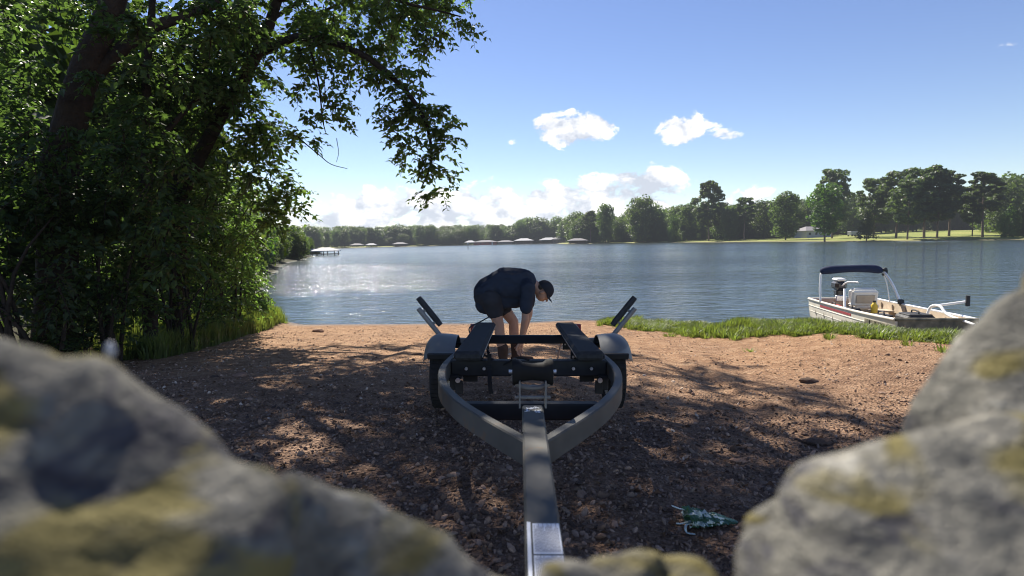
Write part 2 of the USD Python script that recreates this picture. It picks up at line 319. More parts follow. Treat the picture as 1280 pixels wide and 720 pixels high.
def rock_mat(name, off):
    N = {'g': ('texture_coordinate', {}), 'mp': ('mapping', dict(location=off, scale=(1, 1, 1.7), rotation=(0, .5, 0))),
         'n1': ('noise_texture', dict(scale=11., detail=5., roughness=.6, distortion=.6)), 'n2': ('noise_texture', dict(scale=45., detail=5., roughness=.7)),
         'n3': ('noise_texture', dict(scale=8., detail=3., distortion=.9)), 'n4': ('noise_texture', dict(scale=12., detail=6., roughness=.62, distortion=1.2)),
         'r1': ('rgb_ramp', {'ramp': [(.3, (.05, .05, .048)), (.42, (.105, .102, .093)), (.5, (.155, .15, .13)), (.57, (.215, .205, .175)), (.66, (.42, .41, .37))]}),
         'm12': ('mix_float', dict(fac=.38)),
         'yl': ('map_range', dict(range_type='smoothstep', from_min=.5, from_max=.6, to_min=0., to_max=.85, clamp=True)), 'my': ('mix_color', dict(b=(.16, .135, .045))),
         'dk': ('map_range', dict(range_type='smoothstep', from_min=.55, from_max=.64, to_min=0., to_max=.9, clamp=True)), 'md': ('mix_color', dict(b=(.055, .055, .065))),
         'bm': ('bump', dict(strength=.9, distance=.014)), 'p': ('principled_bsdf', dict(roughness=.9, specular_ior_level=.1))}
    L = [('g.object', 'mp.vector')] + [('mp.vector', f'{a}.vector') for a in ('n1', 'n2', 'n3', 'n4')] + [
        ('n1.fac', 'm12.a'), ('n2.fac', 'm12.b'), ('m12.result', 'r1.fac'), ('n3.fac', 'yl.value'), ('yl.result', 'my.fac'), ('r1.color', 'my.a'),
        ('n4.fac', 'dk.value'), ('dk.result', 'md.fac'), ('my.result', 'md.a'), ('md.result', 'p.base_color'), ('n2.fac', 'bm.height'), ('bm.normal', 'p.normal')]
    return usdkit.material(stage, f'/World/Looks/{name}', N, L, surface='p.BSDF')

def lawn_mat():
    N = {'g': ('geometry', {}), 'n': ('noise_texture', dict(scale=.06, detail=6., roughness=.6)),
         'r': ('rgb_ramp', {'ramp': [(.3, (.10, .14, .03)), (.5, (.19, .21, .05)), (.7, (.28, .27, .09))]}), 's': ('separate_xyz', {}),
         'e': ('map_range', dict(range_type='smoothstep', from_min=-.8, from_max=-.35, to_min=0., to_max=1., clamp=True)), 'm': ('mix_color', dict(a=(.13, .11, .06))),
         'p': ('principled_bsdf', dict(roughness=.9, specular_ior_level=.2))}
    L = [('g.position', 'n.vector'), ('n.fac', 'r.fac'), ('g.position', 's.vector'), ('s.z', 'e.value'), ('e.result', 'm.fac'), ('r.color', 'm.b'), ('m.result', 'p.base_color')]
    return usdkit.material(stage, '/World/Looks/lawn', N, L, surface='p.BSDF')
M['lawn'] = lawn_mat()

# ------------------------------------------------------------------ terrain and water
WATER_Z = -0.8
NEAR = [(-110, 175), (-66, 172), (-43, 122), (-36.5, 100), (-27.4, 66), (-15.0, 33), (-8.6, 18.5), (-6.6, 15.8), (-5.6, 14.9), (-2.5, 14.6), (0, 14.35), (1.8, 14.7), (3.0, 14.3), (4.6, 12.6), (7.0, 9.75), (9.5, 8.2), (13, 6.5), (30, 0), (90, -15), (120, -90), (-260, -90), (-260, 175)]
FAR = [(-420, 175), (-150, 260), (-135, 330), (-118, 420), (-60, 440), (0, 450), (36, 440), (30, 330), (52, 300), (70, 280), (84, 245), (95, 213), (100, 178), (106, 148), (119, 136), (150, 118), (240, 90), (900, 60), (900, 950), (-900, 950), (-900, 175)]
def sdist(poly, x, y):                   # signed distance to a shore polygon, positive on land
    poly = np.array(poly, float); d = np.full(x.shape, 1e9); ins = np.zeros(x.shape, bool)
    for a, b in zip(poly, np.roll(poly, -1, 0)):
        e = b - a; t = np.clip(((x - a[0]) * e[0] + (y - a[1]) * e[1]) / (e @ e), 0, 1)
        d = np.minimum(d, np.hypot(x - a[0] - t * e[0], y - a[1] - t * e[1]))
        c = ((a[1] > y) != (b[1] > y)) & (x < (b[0] - a[0]) * (y - a[1]) / (b[1] - a[1] + 1e-12) + a[0]); ins ^= c
    return np.where(ins, d, -d)
def sstep(a, b, x): t = np.clip((x - a) / (b - a), 0, 1); return t * t * (3 - 2 * t)
def ground_z(x, y, detail=True):
    x, y = np.broadcast_arrays(np.asarray(x, float), np.asarray(y, float)); s = sdist(NEAR, x, y)
    right = sstep(3.0, 5.5, x) + sstep(-5.5, -7.5, x)
    lift = right * .38 * sstep(-.1, .9, s)
    z = WATER_Z + .085 * s + lift
    top = -.015 * np.clip(x, -8, 8) + .12 * sstep(-5, -9, x)
    k = .06; h = np.clip(.5 + .5 * (top - z) / k, 0, 1)
    z = top * (1 - h) + z * h - k * h * (1 - h)
    z = np.maximum(z, -2.5)
    for x0 in (-.62, .80, 2.15, -2.0): z = z - .022 * np.exp(-((x - x0 - .0137 * y - .12 * np.sin(y * .5 + x0)) / .13) ** 2) * sstep(2, 4, y) * sstep(14.5, 12, y) + .012 * np.exp(-((x - x0 - .2 - .0137 * y - .12 * np.sin(y * .5 + x0)) / .09) ** 2) * sstep(2, 4, y) * sstep(14.5, 12, y)
    if detail:
        p = np.stack([x, y, 0 * x], -1)
        z = z + (.035 * (meshkit.fbm(p * 1.1, 4, 3) - .5) + .014 * (meshkit.fbm(p * 7, 2, 9) - .5)) * sstep(-.5, 1.5, s)
    return z
def gz(x, y): return float(ground_z(np.array([x]), np.array([y]))[0])
def grid_mesh(xs, ys, zf):
    X, Y = np.meshgrid(xs, ys); Z = zf(X, Y); n = len(xs)
    V = np.stack([X.ravel(), Y.ravel(), Z.ravel()], 1); i = np.arange(len(ys) - 1)[:, None] * n + np.arange(n - 1)[None]
    i = i.ravel(); return V, np.vstack([np.stack([i, i + 1, i + n + 1], 1), np.stack([i, i + n + 1, i + n], 1)])
xs = np.unique(np.round(np.concatenate([np.linspace(-260, -40, 12), np.linspace(-40, -8, 40), np.arange(-8, 9, .06), np.linspace(9, 20, 20), np.linspace(20, 120, 12)]), 3))
ys = np.unique(np.round(np.concatenate([np.linspace(-90, -5, 12), np.arange(-5, .6, .4), np.arange(.6, 15.6, .06), np.linspace(15.6, 40, 50), np.linspace(40, 176, 34)]), 3))
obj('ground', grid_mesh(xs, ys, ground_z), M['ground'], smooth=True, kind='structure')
def far_z(x, y):
    s = sdist(FAR, x, y); p = np.stack([x, y, 0 * x], -1)
    z = WATER_Z + np.where(s > 0, np.minimum(.25 * s, .35) + .022 * np.clip(s, 0, 90), .05 * s) + .012 * np.clip(s - 60, 0, 400)
    return np.maximum(z + .5 * (meshkit.fbm(p * .03, 3, 5) - .5) * sstep(0, 30, s), -4)
xs = np.unique(np.concatenate([np.linspace(-900, -160, 20), np.arange(-160, 30, 8), np.arange(30, 180, 3), np.linspace(180, 900, 24)]))
ys = np.unique(np.concatenate([np.arange(58, 320, 3.5), np.arange(320, 520, 8), np.linspace(520, 950, 12)]))
obj('far_bank', grid_mesh(xs, ys, far_z), M['lawn'], smooth=True, kind='structure')
w = 1500
obj('water', (np.array([[-w, -w, WATER_Z], [w, -w, WATER_Z], [w, w, WATER_Z], [-w, w, WATER_Z]], float), np.array([[0, 1, 2], [0, 2, 3]])), M['water'], smooth=False, kind='structure')

# ------------------------------------------------------------------ foliage tools
def leaves(pos, dirs, nrm, size, width=.62, fold=.12):
    n = len(pos); dirs = dirs / np.linalg.norm(dirs, axis=1, keepdims=True)
    side = np.cross(dirs, nrm); side /= np.linalg.norm(side, axis=1, keepdims=True) + 1e-9; up = np.cross(side, dirs)
    L = size[:, None]; v = np.empty((n, 5, 3))
    v[:, 0] = pos; v[:, 1] = pos + dirs * L * .45 + side * L * width / 2 + up * L * fold; v[:, 2] = pos + dirs * L * .45 - side * L * width / 2 + up * L * fold
    v[:, 3] = pos + dirs * L - up * L * fold; v[:, 4] = pos + dirs * L * .48
    f = np.array([[0, 1, 4], [0, 4, 2], [4, 1, 3], [4, 3, 2]])
    return v.reshape(-1, 3), (np.arange(n)[:, None, None] * 5 + f).reshape(-1, 3)
def cards(pos, nrm, size, aspect=1.0, r=rng):   # kite-shaped leaf clumps of far crowns, two triangles each
    n = len(pos); nrm = nrm / (np.linalg.norm(nrm, axis=1, keepdims=True) + 1e-9); q = r.normal(size=(n, 3)); t = np.cross(nrm, q); t /= np.linalg.norm(t, axis=1, keepdims=True) + 1e-9; b = np.cross(nrm, t)
    S = size[:, None]; v = np.stack([pos - t * S, pos + b * S * .55 * aspect, pos + t * S * .9, pos - b * S * .5 * aspect], 1)
    return v.reshape(-1, 3), (np.arange(n)[:, None, None] * 4 + np.array([[0, 1, 2], [0, 2, 3]])).reshape(-1, 3)
def unit(n, r=rng): d = r.normal(size=(n, 3)); return d / np.linalg.norm(d, axis=1, keepdims=True)
def twig_cluster(centers, radius, twigs, per, leaf, droop=.35, r=rng):
    """Twigs radiating from each centre with alternate leaves; returns (leaf mesh, twig mesh)."""
    C = np.repeat(np.asarray(centers, float), twigs, 0); R = np.repeat(np.broadcast_to(radius, (len(centers),)), twigs)
    n = len(C); d = unit(n, r); d[:, 2] = d[:, 2] * .6 - .12
    Ln = R * r.uniform(.7, 1.25, n); st = C + unit(n, r) * (R * .25)[:, None]
    t = np.linspace(.12, 1, per)[None, :, None]; pts = st[:, None] + d[:, None] * Ln[:, None, None] * t; pts[..., 2] -= droop * (t[..., 0] ** 2) * Ln[:, None]
    pts = pts.reshape(-1, 3); k = len(pts); tang = np.repeat(d, per, 0)
    sgn = np.tile(np.where(np.arange(per) % 2, 1., -1.), n); hor = np.cross(tang, [0, 0, 1.]); hor /= np.linalg.norm(hor, axis=1, keepdims=True) + 1e-6
    ld = tang * .5 + hor * sgn[:, None] * .8 + unit(k, r) * .5; ld[:, 2] -= .25
    nm = np.array([0, 0, 1.]) + unit(k, r) * .75
    LV = leaves(pts + unit(k, r) * .012, ld, nm, leaf * r.uniform(.65, 1.3, k))
    # twigs: three-sided slivers
    a = st; b = st + d * (Ln * .55)[:, None]; b[:, 2] -= droop * .3 * Ln; c = st + d * Ln[:, None]; c[:, 2] -= droop * Ln
    ring = np.array([[1, 0, 0], [-.5, .87, 0], [-.5, -.87, .3]]); v = np.stack([p[:, None] + ring[None] * w for p, w in ((a, .008), (b, .005), (c, .002))], 1).reshape(-1, 3)
    f = []
    for i in range(2):
        for j in range(3): q = (j + 1) % 3; f += [[i*3+j, i*3+q, i*3+3+q], [i*3+j, i*3+3+q, i*3+3+j]]
    return LV, (v, (np.arange(n)[:, None, None] * 9 + np.array(f)).reshape(-1, 3))
def in_poly(poly, n, r=rng):
    pg = shapely.geometry.Polygon(poly); x0, y0, x1, y1 = pg.bounds; out = []
    while len(out) < n:
        p = (r.uniform(x0, x1), r.uniform(y0, y1))
        if pg.contains(shapely.geometry.Point(p)): out.append(p)
    return out
def region(poly, n, d0, d1, r=rng): return np.array([P(px, py, r.uniform(d0, d1)) for px, py in in_poly(poly, n, r)])
def limb(pts, r0, r1, n=14, k=9):
    c = spline(pts, n); c = c + (meshkit.fbm(c * 1.7, 2, 4)[:, None] - .5) * .06
    return tube(c, np.linspace(r0, r1, n), k)

# ------------------------------------------------------------------ near trees on the left
def near_tree(name, label, base, stems, clusters, leafmat=M['leaf'], group=None, twig_args=(7, 9, .105)):
    """stems: (points, r0, r1); clusters: (centres, radius)."""
    t = thing(name, label, 'tree', base, group=group); o = np.array(base)
    first = True
    for pts, r0, r1 in stems:
        v, f = limb(np.array(pts) - o, r0, r1); obj('trunk' if first else 'limb', (v, f), M['bark'], t, smooth=True); first = False
    LV, TV = [], []
    for c, rad, *ta in clusters:
        a, b = twig_cluster(np.array(c) - o, rad, *(ta or twig_args)); LV.append(a); TV.append(b)
    cr = obj('crown', LV, leafmat, t, smooth=False, kind='stuff'); obj('twig', TV, M['bark'], cr, smooth=False, kind='stuff')
    return t
def bough(px_pts, n): return spline([P(*q) for q in px_pts], n)
def along(px_pts, n, spread, r=rng):
    c = spline([P(*q) for q in px_pts], n); return c + r.normal(size=c.shape) * spread
A0 = P(55, 330, 7.2); A0[2] = gz(A0[0], A0[1]) - .1
near_tree('leaning_tree', 'big dark trunk leaning right, leftmost of the bank trees', A0,
    [([A0, P(72, 240, 7.2), P(85, 160, 7.2), P(118, 60, 7.25), P(150, -20, 7.3), P(190, -160, 7.4), P(215, -340, 7.6)], .24, .08),
     ([P(100, 110, 7.2), P(180, 40, 7.5), P(280, 0, 8.0), P(350, -60, 8.6)], .10, .03),
     ([P(140, 10, 7.3), P(60, -80, 7.6), P(-60, -170, 8)], .10, .03),
     ([P(165, -60, 7.4), P(300, -160, 8.4), P(420, -260, 9.2)], .10, .03)],
    [(region([(-160, -420), (360, -480), (420, -120), (330, 10), (160, 40), (20, 10), (-160, 60)], 120, 7.3, 11.0), .46),
     (region([(-100, 0), (60, 0), (50, 170), (-100, 200)], 40, 7.6, 10.5), .42), (region([(-60, 150), (230, 160), (240, 330), (-60, 330)], 60, 6.2, 7.1), .38), (region([(-20, 0), (330, -10), (330, 130), (200, 180), (0, 170)], 26, 6.3, 7.0), .26), (region([(-300, -700), (400, -700), (500, -450), (-200, -400)], 60, 7.5, 10.5), .5),
     (region([(150, 20), (320, 20), (290, 150), (140, 190)], 60, 7.6, 10.), .42)], M['leaf_dark'])
B0 = P(215, 330, 9.2); B0[2] = gz(B0[0], B0[1]) - .1
near_tree('overhanging_tree', 'slender forked tree whose leafy bough hangs out over the ramp and lake', B0,
    [([B0, P(222, 270, 9.2), P(240, 215, 9.1), P(268, 160, 9.0), P(310, 90, 8.9), P(340, 20, 8.8), P(380, -110, 9.0), P(420, -260, 9.6)], .14, .05),
     ([P(226, 250, 9.2), P(205, 180, 9.4), P(215, 90, 9.6), P(260, -40, 9.8), P(290, -200, 10)], .11, .04),
     ([P(318, 70, 8.9), P(375, 45, 8.5), P(440, 62, 8.1), P(495, 100, 7.9), P(530, 150, 7.8), P(540, 200, 7.8), P(527, 235, 7.8)], .065, .008),
     ([P(345, 0, 8.8), P(430, -20, 8.4), P(510, 5, 8.1), P(575, 22, 8.0)], .05, .008),
     ([P(385, 48, 8.5), P(395, 90, 8.3), P(402, 130, 8.2), P(408, 165, 8.2)], .02, .006),
     ([P(372, 170, 8.2), P(395, 190, 8.15), P(412, 205, 8.1), P(434, 211, 8.1)], .009, .004),
     ([P(405, 95, 8.2), P(406, 125, 8.2), P(402, 150, 8.2)], .007, .004),
     ([P(422, 172, 8.1), P(423, 190, 8.1), P(420, 203, 8.1)], .005, .003)],
    [(region([(230, -420), (520, -420), (585, -120), (560, 10), (430, 30), (340, 60), (230, 40)], 75, 8.2, 12.5), .44),
      (region([(330, -300), (500, -300), (600, -120), (596, -10), (540, 20), (420, 40), (330, 40)], 95, 9.0, 12.5), .42), (region([(360, -620), (600, -620), (680, -330), (640, -70), (420, -60), (330, -300)], 62, 7.6, 11.5), .46),
     (along([(330, 60, 8.9), (380, 50, 8.5), (440, 60, 8.2), (500, 60, 8.0)], 16, .2), .32),
     (along([(430, -10, 8.4), (500, 5, 8.1), (575, 22, 8.0)], 20, .17), .27, 5, 8, .095), (region([(380, -20), (560, -20), (588, 22), (550, 80), (440, 85), (380, 90)], 26, 8.0, 9.4), .27, 5, 8, .095),
     (along([(470, 90, 8.0), (520, 118, 7.9), (560, 148, 7.8)], 14, .14), .26, 7, 8, .09), (along([(520, 140, 7.8), (546, 178, 7.8), (552, 205, 7.8), (528, 240, 7.8)], 13, .11), .24, 7, 8, .088),
     (along([(488, 110, 7.9), (500, 160, 7.9), (512, 210, 7.9)], 9, .12), .24, 7, 8, .088),
     (along([(375, 75, 8.4), (392, 120, 8.3), (388, 178, 8.2)], 10, .15), .24, 5, 8, .09), (along([(420, 90, 8.2), (425, 130, 8.2), (420, 165, 8.2)], 7, .12), .2, 4, 8, .085),
     (along([(330, 250, 9.2), (345, 262, 9.2), (352, 232, 9.2), (368, 238, 9.2)], 9, .12), .26, 5, 8, .095),
     (region([(300, 110), (345, 110), (345, 200), (375, 240), (340, 300), (270, 300), (240, 200)], 44, 8.6, 10.8), .38),
     (region([(190, 40), (330, 40), (310, 180), (200, 220)], 34, 9.0, 11.), .42)], M['leaf'])
D0 = np.array([-8.2, 13.9, 0]); D0[2] = gz(D0[0], D0[1]) - .1
near_tree('tall_bank_tree', 'tall tree at the water end of the thicket, its high crown above the forked tree', D0,
    [([D0, D0 + [.3, .2, 3], D0 + [1.2, .5, 6.5], D0 + [3.6, .9, 10]], .17, .05), ([D0 + [.8, .4, 5], D0 + [2.8, .3, 6.8], D0 + [5.2, .4, 8.0]], .07, .02), ([D0 + [1.2, .5, 6.5], D0 + [4, 1.5, 8.8], D0 + [6.2, 2.0, 10.2]], .06, .02)],
    [(region([(400, -300), (560, -300), (640, -140), (606, -20), (575, 24), (520, 52), (440, 60), (400, 40)], 115, 12.0, 16.5), .5),
     (region([(250, -200), (420, -200), (420, 80), (330, 110), (270, 60)], 60, 12.5, 15), .5)], M['leaf'], None, (7, 9, .13))
C0 = P(180, 320, 8.0); C0[2] = gz(C0[0], C0[1]) - .1
near_tree('bank_tree', 'upright dark-stemmed young tree between the leaning trunk and the forked tree', C0,
    [([C0, P(182, 250, 8.0), P(186, 180, 8.0), P(184, 100, 8.1), P(190, 0, 8.2), P(200, -120, 8.4)], .10, .03), ([P(186, 190, 8), P(240, 130, 8.3), P(290, 100, 8.6)], .045, .015)],
    [(region([(90, 60), (300, 40), (290, 210), (120, 240)], 42, 7.9, 9.6), .40), (region([(110, -200), (320, -200), (300, 40), (120, 40)], 26, 8, 10), .45)], M['leaf_dark'])
def shrub(name, label, base_px, depth, poly, n, d0, d1, rad=.36, m='leaf_dark', leaf=.085):
    b = P(base_px[0], base_px[1], depth); b[2] = gz(b[0], b[1])
    c = region(poly, n, d0, d1); zz = ground_z(c[:, 0], c[:, 1], False); c[:, 2] = np.maximum(c[:, 2], zz + .12)
    t = thing(name, label, 'shrub', b)
    stems = []
    for q in c[rng.choice(len(c), min(9, len(c)), replace=False)] - b:
        k = rng.normal(size=2) * .12; stems.append(tube(spline([[k[0], k[1], -.05], [q[0] * .35 + k[0], q[1] * .35 + k[1], q[2] * .6], q], 7), np.linspace(.028, .008, 7), 5))
    obj('stem', stems, M['bark'], t, smooth=True)
    a, w_ = twig_cluster(c - b, rad, 7, 9, leaf); cr = obj('foliage', a, M[m], t, smooth=False, kind='stuff'); obj('twig', w_, M['bark'], cr, smooth=False, kind='stuff')
shrub('leafy_shrub', 'dark shrub at far left just above the left boulder', (30, 440), 5.8, [(-160, 190), (90, 200), (110, 440), (-160, 440)], 80, 5.6, 7.4)
shrub('leafy_shrub', 'dark shrub under the leaning trunk, second from the left edge', (140, 440), 6.8, [(60, 200), (200, 215), (190, 430), (80, 440)], 80, 6.6, 8.2)
shrub('leafy_shrub', 'tall dark shrub below the forked tree, beside the dirt edge', (220, 425), 8.4, [(150, 230), (280, 220), (285, 400), (190, 425)], 90, 8.2, 10.2)
shrub('leafy_shrub', 'sunlit yellow-green shrub at the water end of the thicket', (290, 405), 11.5, [(235, 200), (325, 235), (322, 300), (312, 390), (250, 400)], 105, 10.4, 13.2, .42, 'leaf', .10)
shrub('leafy_shrub', 'low bright bush trailing into the lake at the waterline', (328, 398), 14.6, [(285, 335), (318, 325), (335, 360), (338, 392), (290, 398)], 40, 13.8, 15.2, .3, 'leaf', .08)

# ------------------------------------------------------------------ tree kinds for the banks
def lumps_crown(r, h0, h1, w, n_l, n_c, size, shape='round'):
    """Crown of many leaf clumps over lumps of foliage; z from h0 to h1, half width w."""
    c, rad = [], []
    for i in range(n_l):
        u = (i + r.uniform(.2, .8)) / n_l; z = h0 + (h1 - h0) * u
        prof = {'round': math.sin(math.pi * (.12 + .80 * u)) ** .7, 'cone': (1 - u) * .9 + .12, 'pine': .45 + .6 * math.sin(math.pi * min(1, .15 + .8 * u))}[shape]
        a = i * 2.4 + r.uniform(-.5, .5); d = w * prof * math.sqrt(r.uniform(.15, 1)) * .8
        c.append((d * math.cos(a), d * math.sin(a), z)); rad.append(w * r.uniform(.26, .46) * (.7 if shape == 'pine' else 1))
    c, rad = np.array(c), np.array(rad); k = r.integers(0, n_l, n_c); d = unit(n_c, r)
    fl = .42 if shape == 'pine' else .8
    pos = c[k] + d * (rad[k] * r.uniform(.55, 1.08, n_c) ** .6)[:, None] * [1, 1, fl]
    return cards(pos, d * [1, 1, .8] + r.normal(size=(n_c, 3)) * .55 + [0, 0, .35], size * r.uniform(.6, 1.4, n_c), 1.2, r), c, rad
UsdGeom.Scope.Define(stage, '/World/Looks/kinds')
def tree_kind(name, seed, h, w, h0, shape, m, n_l, n_c, size, bark='pine_bark', tr=.012):
    r = np.random.default_rng(seed); p = stage.CreateClassPrim(f'/World/Looks/kinds/{name}'); p.SetTypeName('Xform')
    crown, c, rad = lumps_crown(r, h0 * h, h * .97, w * h, n_l, n_c, size * h, shape)
    tip = np.array([r.uniform(-.02, .02) * h, r.uniform(-.02, .02) * h, h * .9]); ax = spline([[0, 0, -.03 * h], [tip[0] * .3, tip[1] * .6, h * .4], tip], 9)
    trunk = [tube(ax, np.linspace(tr * h * 1.25, tr * h * .25, 9), 7)]
    for i in range(0, len(c), 2):
        z = max(.12 * h, c[i][2] - .06 * h); s = ax[np.argmin(abs(ax[:, 2] - z))]; trunk.append(tube(spline([s, (s + c[i]) / 2 + [0, 0, .01 * h], c[i]], 4), np.linspace(tr * h * .35, tr * h * .12, 4), 4))
    obj('trunk', trunk, M[bark], p, smooth=True); obj('crown', crown, M[m], p, smooth=False)
    return p
KIND = {
 'pine_a': tree_kind('pine_a', 1, 1, .27, .34, 'pine', 'pine', 52, 5200, .020),
 'pine_b': tree_kind('pine_b', 2, 1, .30, .26, 'pine', 'pine', 60, 6000, .020),
 'pine_c': tree_kind('pine_c', 3, 1, .22, .40, 'pine', 'pine', 40, 4200, .020),
 'pine_low': tree_kind('pine_low', 4, 1, .26, .12, 'cone', 'pine', 44, 3000, .02),
 'broad_a': tree_kind('broad_a', 5, 1, .36, .10, 'round', 'far_broad', 54, 5600, .022),
 'broad_b': tree_kind('broad_b', 6, 1, .29, .10, 'round', 'far_broad', 48, 5000, .022),
 'broad_c': tree_kind('broad_c', 7, 1, .44, .03, 'round', 'far_broad', 60, 6000, .024),
 'bright_a': tree_kind('bright_a', 8, 1, .27, .20, 'round', 'far_bright', 36, 3400, .022),
 'bush': tree_kind('bush', 9, 1, .60, .03, 'round', 'far_broad', 34, 3400, .036),
 'bright_bush': tree_kind('bright_bush', 10, 1, .55, .03, 'round', 'far_bright', 34, 3200, .036)}
def place_tree(kind, px, base_py, top_py, depth, name, label, wide=1.0, group=None, cat='tree', zf=far_z):
    q = P(px, base_py, depth); z = float(zf(np.array([q[0]]), np.array([q[1]]))[0]); top = P(px, top_py, depth)[2]; h = max(top - z, .5)
    copy_of(KIND[kind], name, label, cat, (q[0], q[1], z), rng.uniform(0, 360), (h * wide, h * wide, h), group)
G = 'trees on the far bank'
for a in [
 ('pine_b', 1040, 296, 210, 205, 'pine_tree', 'tall open-crowned pine rising behind the light green lawn tree', .85),
 ('bright_a', 1031, 298, 231, 172, 'lawn_tree', 'light green broadleaf tree standing alone near the lawn edge', 1.15),
 ('broad_b', 982, 297, 241, 212, 'lawn_tree', 'small dark broadleaf tree at the left end of the lawn', 1.2),
 ('pine_b', 1092, 297, 222, 180, 'pine_tree', 'dark pine at the left end of the pine group', 1.0),
 ('pine_a', 1120, 296, 212, 172, 'pine_tree', 'pine with paler trunk set back in the pine group', 1.15),
 ('pine_b', 1134, 299, 222, 154, 'pine_tree', 'pine with dark trunk near the shore, second in the pine group', 1.0),
 ('pine_a', 1155, 299, 207, 156, 'pine_tree', 'tallest full-crowned pine in the middle of the lawn group', 1.2),
 ('pine_b', 1171, 299, 210, 155, 'pine_tree', 'dark pine right of the tallest, at the right side of the group', 1.0),
 ('pine_c', 1186, 298, 218, 168, 'pine_tree', 'pine tucked behind the right side of the pine group', 1.3),
 ('pine_b', 1215, 298, 232, 160, 'pine_tree', 'shorter dark pine just left of the solitary right pine', .8),
 ('pine_c', 1228, 299, 214, 150, 'pine_tree', 'solitary tall pine with a leaning branch, right of the group', 1.25),
 ('pine_low', 1083, 299, 262, 160, 'pine_tree', 'small low-branched pine on the lawn left of the pine group', 1.2),
 ('bright_bush', 1261, 299, 262, 142, 'shrub', 'rounded pale green shrub tree right of the solitary pine', .62),
 ('broad_c', 1292, 299, 246, 140, 'lawn_tree', 'olive broadleaf tree cut by the right edge of the view', .9),
 ('pine_b', 886, 300, 226, 255, 'pine_tree', 'tall ragged pine on the point left of the lawn', .95),
 ('broad_a', 803, 302, 248, 288, 'broadleaf_tree', 'wide round-topped broadleaf tree on the wooded point', 1.2),
 ('broad_b', 757, 302, 256, 305, 'broadleaf_tree', 'upright tree left of the wide round-topped tree', 1.0),
 ('pine_c', 738, 302, 263, 318, 'pine_tree', 'dark narrow pine at the left tip of the wooded point', 1.2),
 ('bright_bush', 842, 302, 272, 268, 'shrub', 'pale green bush below the trees left of the ragged pine', .5),
 ('broad_b', 860, 301, 256, 275, 'broadleaf_tree', 'full broadleaf tree just left of the ragged pine', 1.1),
 ('broad_a', 912, 299, 262, 245, 'broadleaf_tree', 'mid-green rounded tree just right of the ragged pine', 1.0),
 ('pine_c', 930, 298, 246, 245, 'pine_tree', 'thin pine at the right end of the wooded point', 1.25),
 ('broad_a', 955, 298, 252, 250, 'broadleaf_tree', 'dark broadleaf tree behind the left end of the lawn', 1.2),
 ('broad_c', 1005, 296, 258, 250, 'broadleaf_tree', 'spreading dark tree behind the small lawn tree', .9),
]:
    place_tree(*a[:7], a[7])
def scatter_stuff(name, pts, kinds, hs, wides, seed, zf=far_z):
    """A far-off mass of trees: one PointInstancer."""
    r = np.random.default_rng(seed); pi = UsdGeom.PointInstancer.Define(stage, numbered('/World', name)); base = pi.GetPath()
    prot = []
    for i, k in enumerate(kinds):
        x = UsdGeom.Xform.Define(stage, f'{base}/kind_{i}'); x.GetPrim().GetReferences().AddInternalReference(KIND[k].GetPath()); prot.append(x.GetPath())
    pi.CreatePrototypesRel().SetTargets(prot); n = len(pts); pts = np.asarray(pts, float)
    z = zf(pts[:, 0], pts[:, 1]); pos = np.column_stack([pts, z])
    pi.CreatePositionsAttr(Vt.Vec3fArray.FromNumpy(pos.astype(np.float32))); pi.CreateProtoIndicesAttr(Vt.IntArray.FromNumpy(r.integers(0, len(kinds), n).astype(np.int32)))
    a = r.uniform(0, 2 * np.pi, n) / 2; pi.CreateOrientationsAttr(Vt.QuathArray([Gf.Quath(float(math.cos(t)), 0, 0, float(math.sin(t))) for t in a]))
    hs = np.asarray(hs); wd = np.asarray(wides); pi.CreateScalesAttr(Vt.Vec3fArray.FromNumpy(np.column_stack([hs * wd, hs * wd, hs]).astype(np.float32)))
    return pi.GetPrim()
r2 = np.random.default_rng(21)
def strip(px0, px1, n, d0, d1, h0, h1, r=r2):
    pts, hs = [], []
    for i in range(n):
        px = r.uniform(px0, px1); d = r.uniform(d0, d1); q = P(px, 300, d); pts.append(q[:2]); hs.append(r.uniform(h0, h1))
    return pts, hs
pts, hs = [], []
for a in [(395, 730, 400, 447, 560, 4, 16), (300, 440, 90, 300, 460, 7, 13), (640, 740, 60, 420, 480, 12, 20), (40, 400, 120, 260, 420, 9, 15)]:
    p_, h_ = strip(*a); pts += p_; hs += h_
pts = np.array(pts); hs = np.array(hs); ok = sdist(FAR, pts[:, 0], pts[:, 1]) > 3; pts, hs = pts[ok], hs[ok]
tag(scatter_stuff('far_forest', pts, ['broad_a', 'broad_b', 'broad_c', 'pine_b', 'broad_c'], hs, r2.uniform(.8, 1.9, len(pts)), 3), 'far-off wooded shore across the lake below the cumulus clouds', 'forest', kind='stuff')
pts, hs = [], []
for a in [(720, 905, 110, 292, 350, 11, 18), (718, 905, 60, 268, 300, 3, 7), (1262, 1320, 8, 140, 165, 3, 5), (900, 1010, 70, 258, 330, 12, 17), (1000, 1290, 110, 255, 330, 12, 18), (1240, 1420, 60, 170, 260, 12, 18)]:
    p_, h_ = strip(*a); pts += p_; hs += h_
pts = np.array(pts); hs = np.array(hs); ok = sdist(FAR, pts[:, 0], pts[:, 1]) > 6; pts, hs = pts[ok], hs[ok]
tag(scatter_stuff('point_forest', pts, ['broad_a', 'broad_b', 'broad_c', 'bright_a', 'broad_c'], hs, r2.uniform(.9, 1.5, len(pts)), 4), 'dark woods filling in behind the point and lawn trees', 'forest', kind='stuff')
pts, hs = [], []
for s in np.linspace(0, 1, 110):
    c = spline([(-15.0, 31.), (-27.4, 66), (-36.5, 100), (-44, 122), (-68, 168)], 200)[int(s * 199)]; k = r2.uniform(.6, 9) * (.5 + s)
    pts.append((c[0] - k, c[1] + r2.uniform(-2, 2))); hs.append(r2.uniform(2.8, 4.8) * (1.1 - .25 * s))
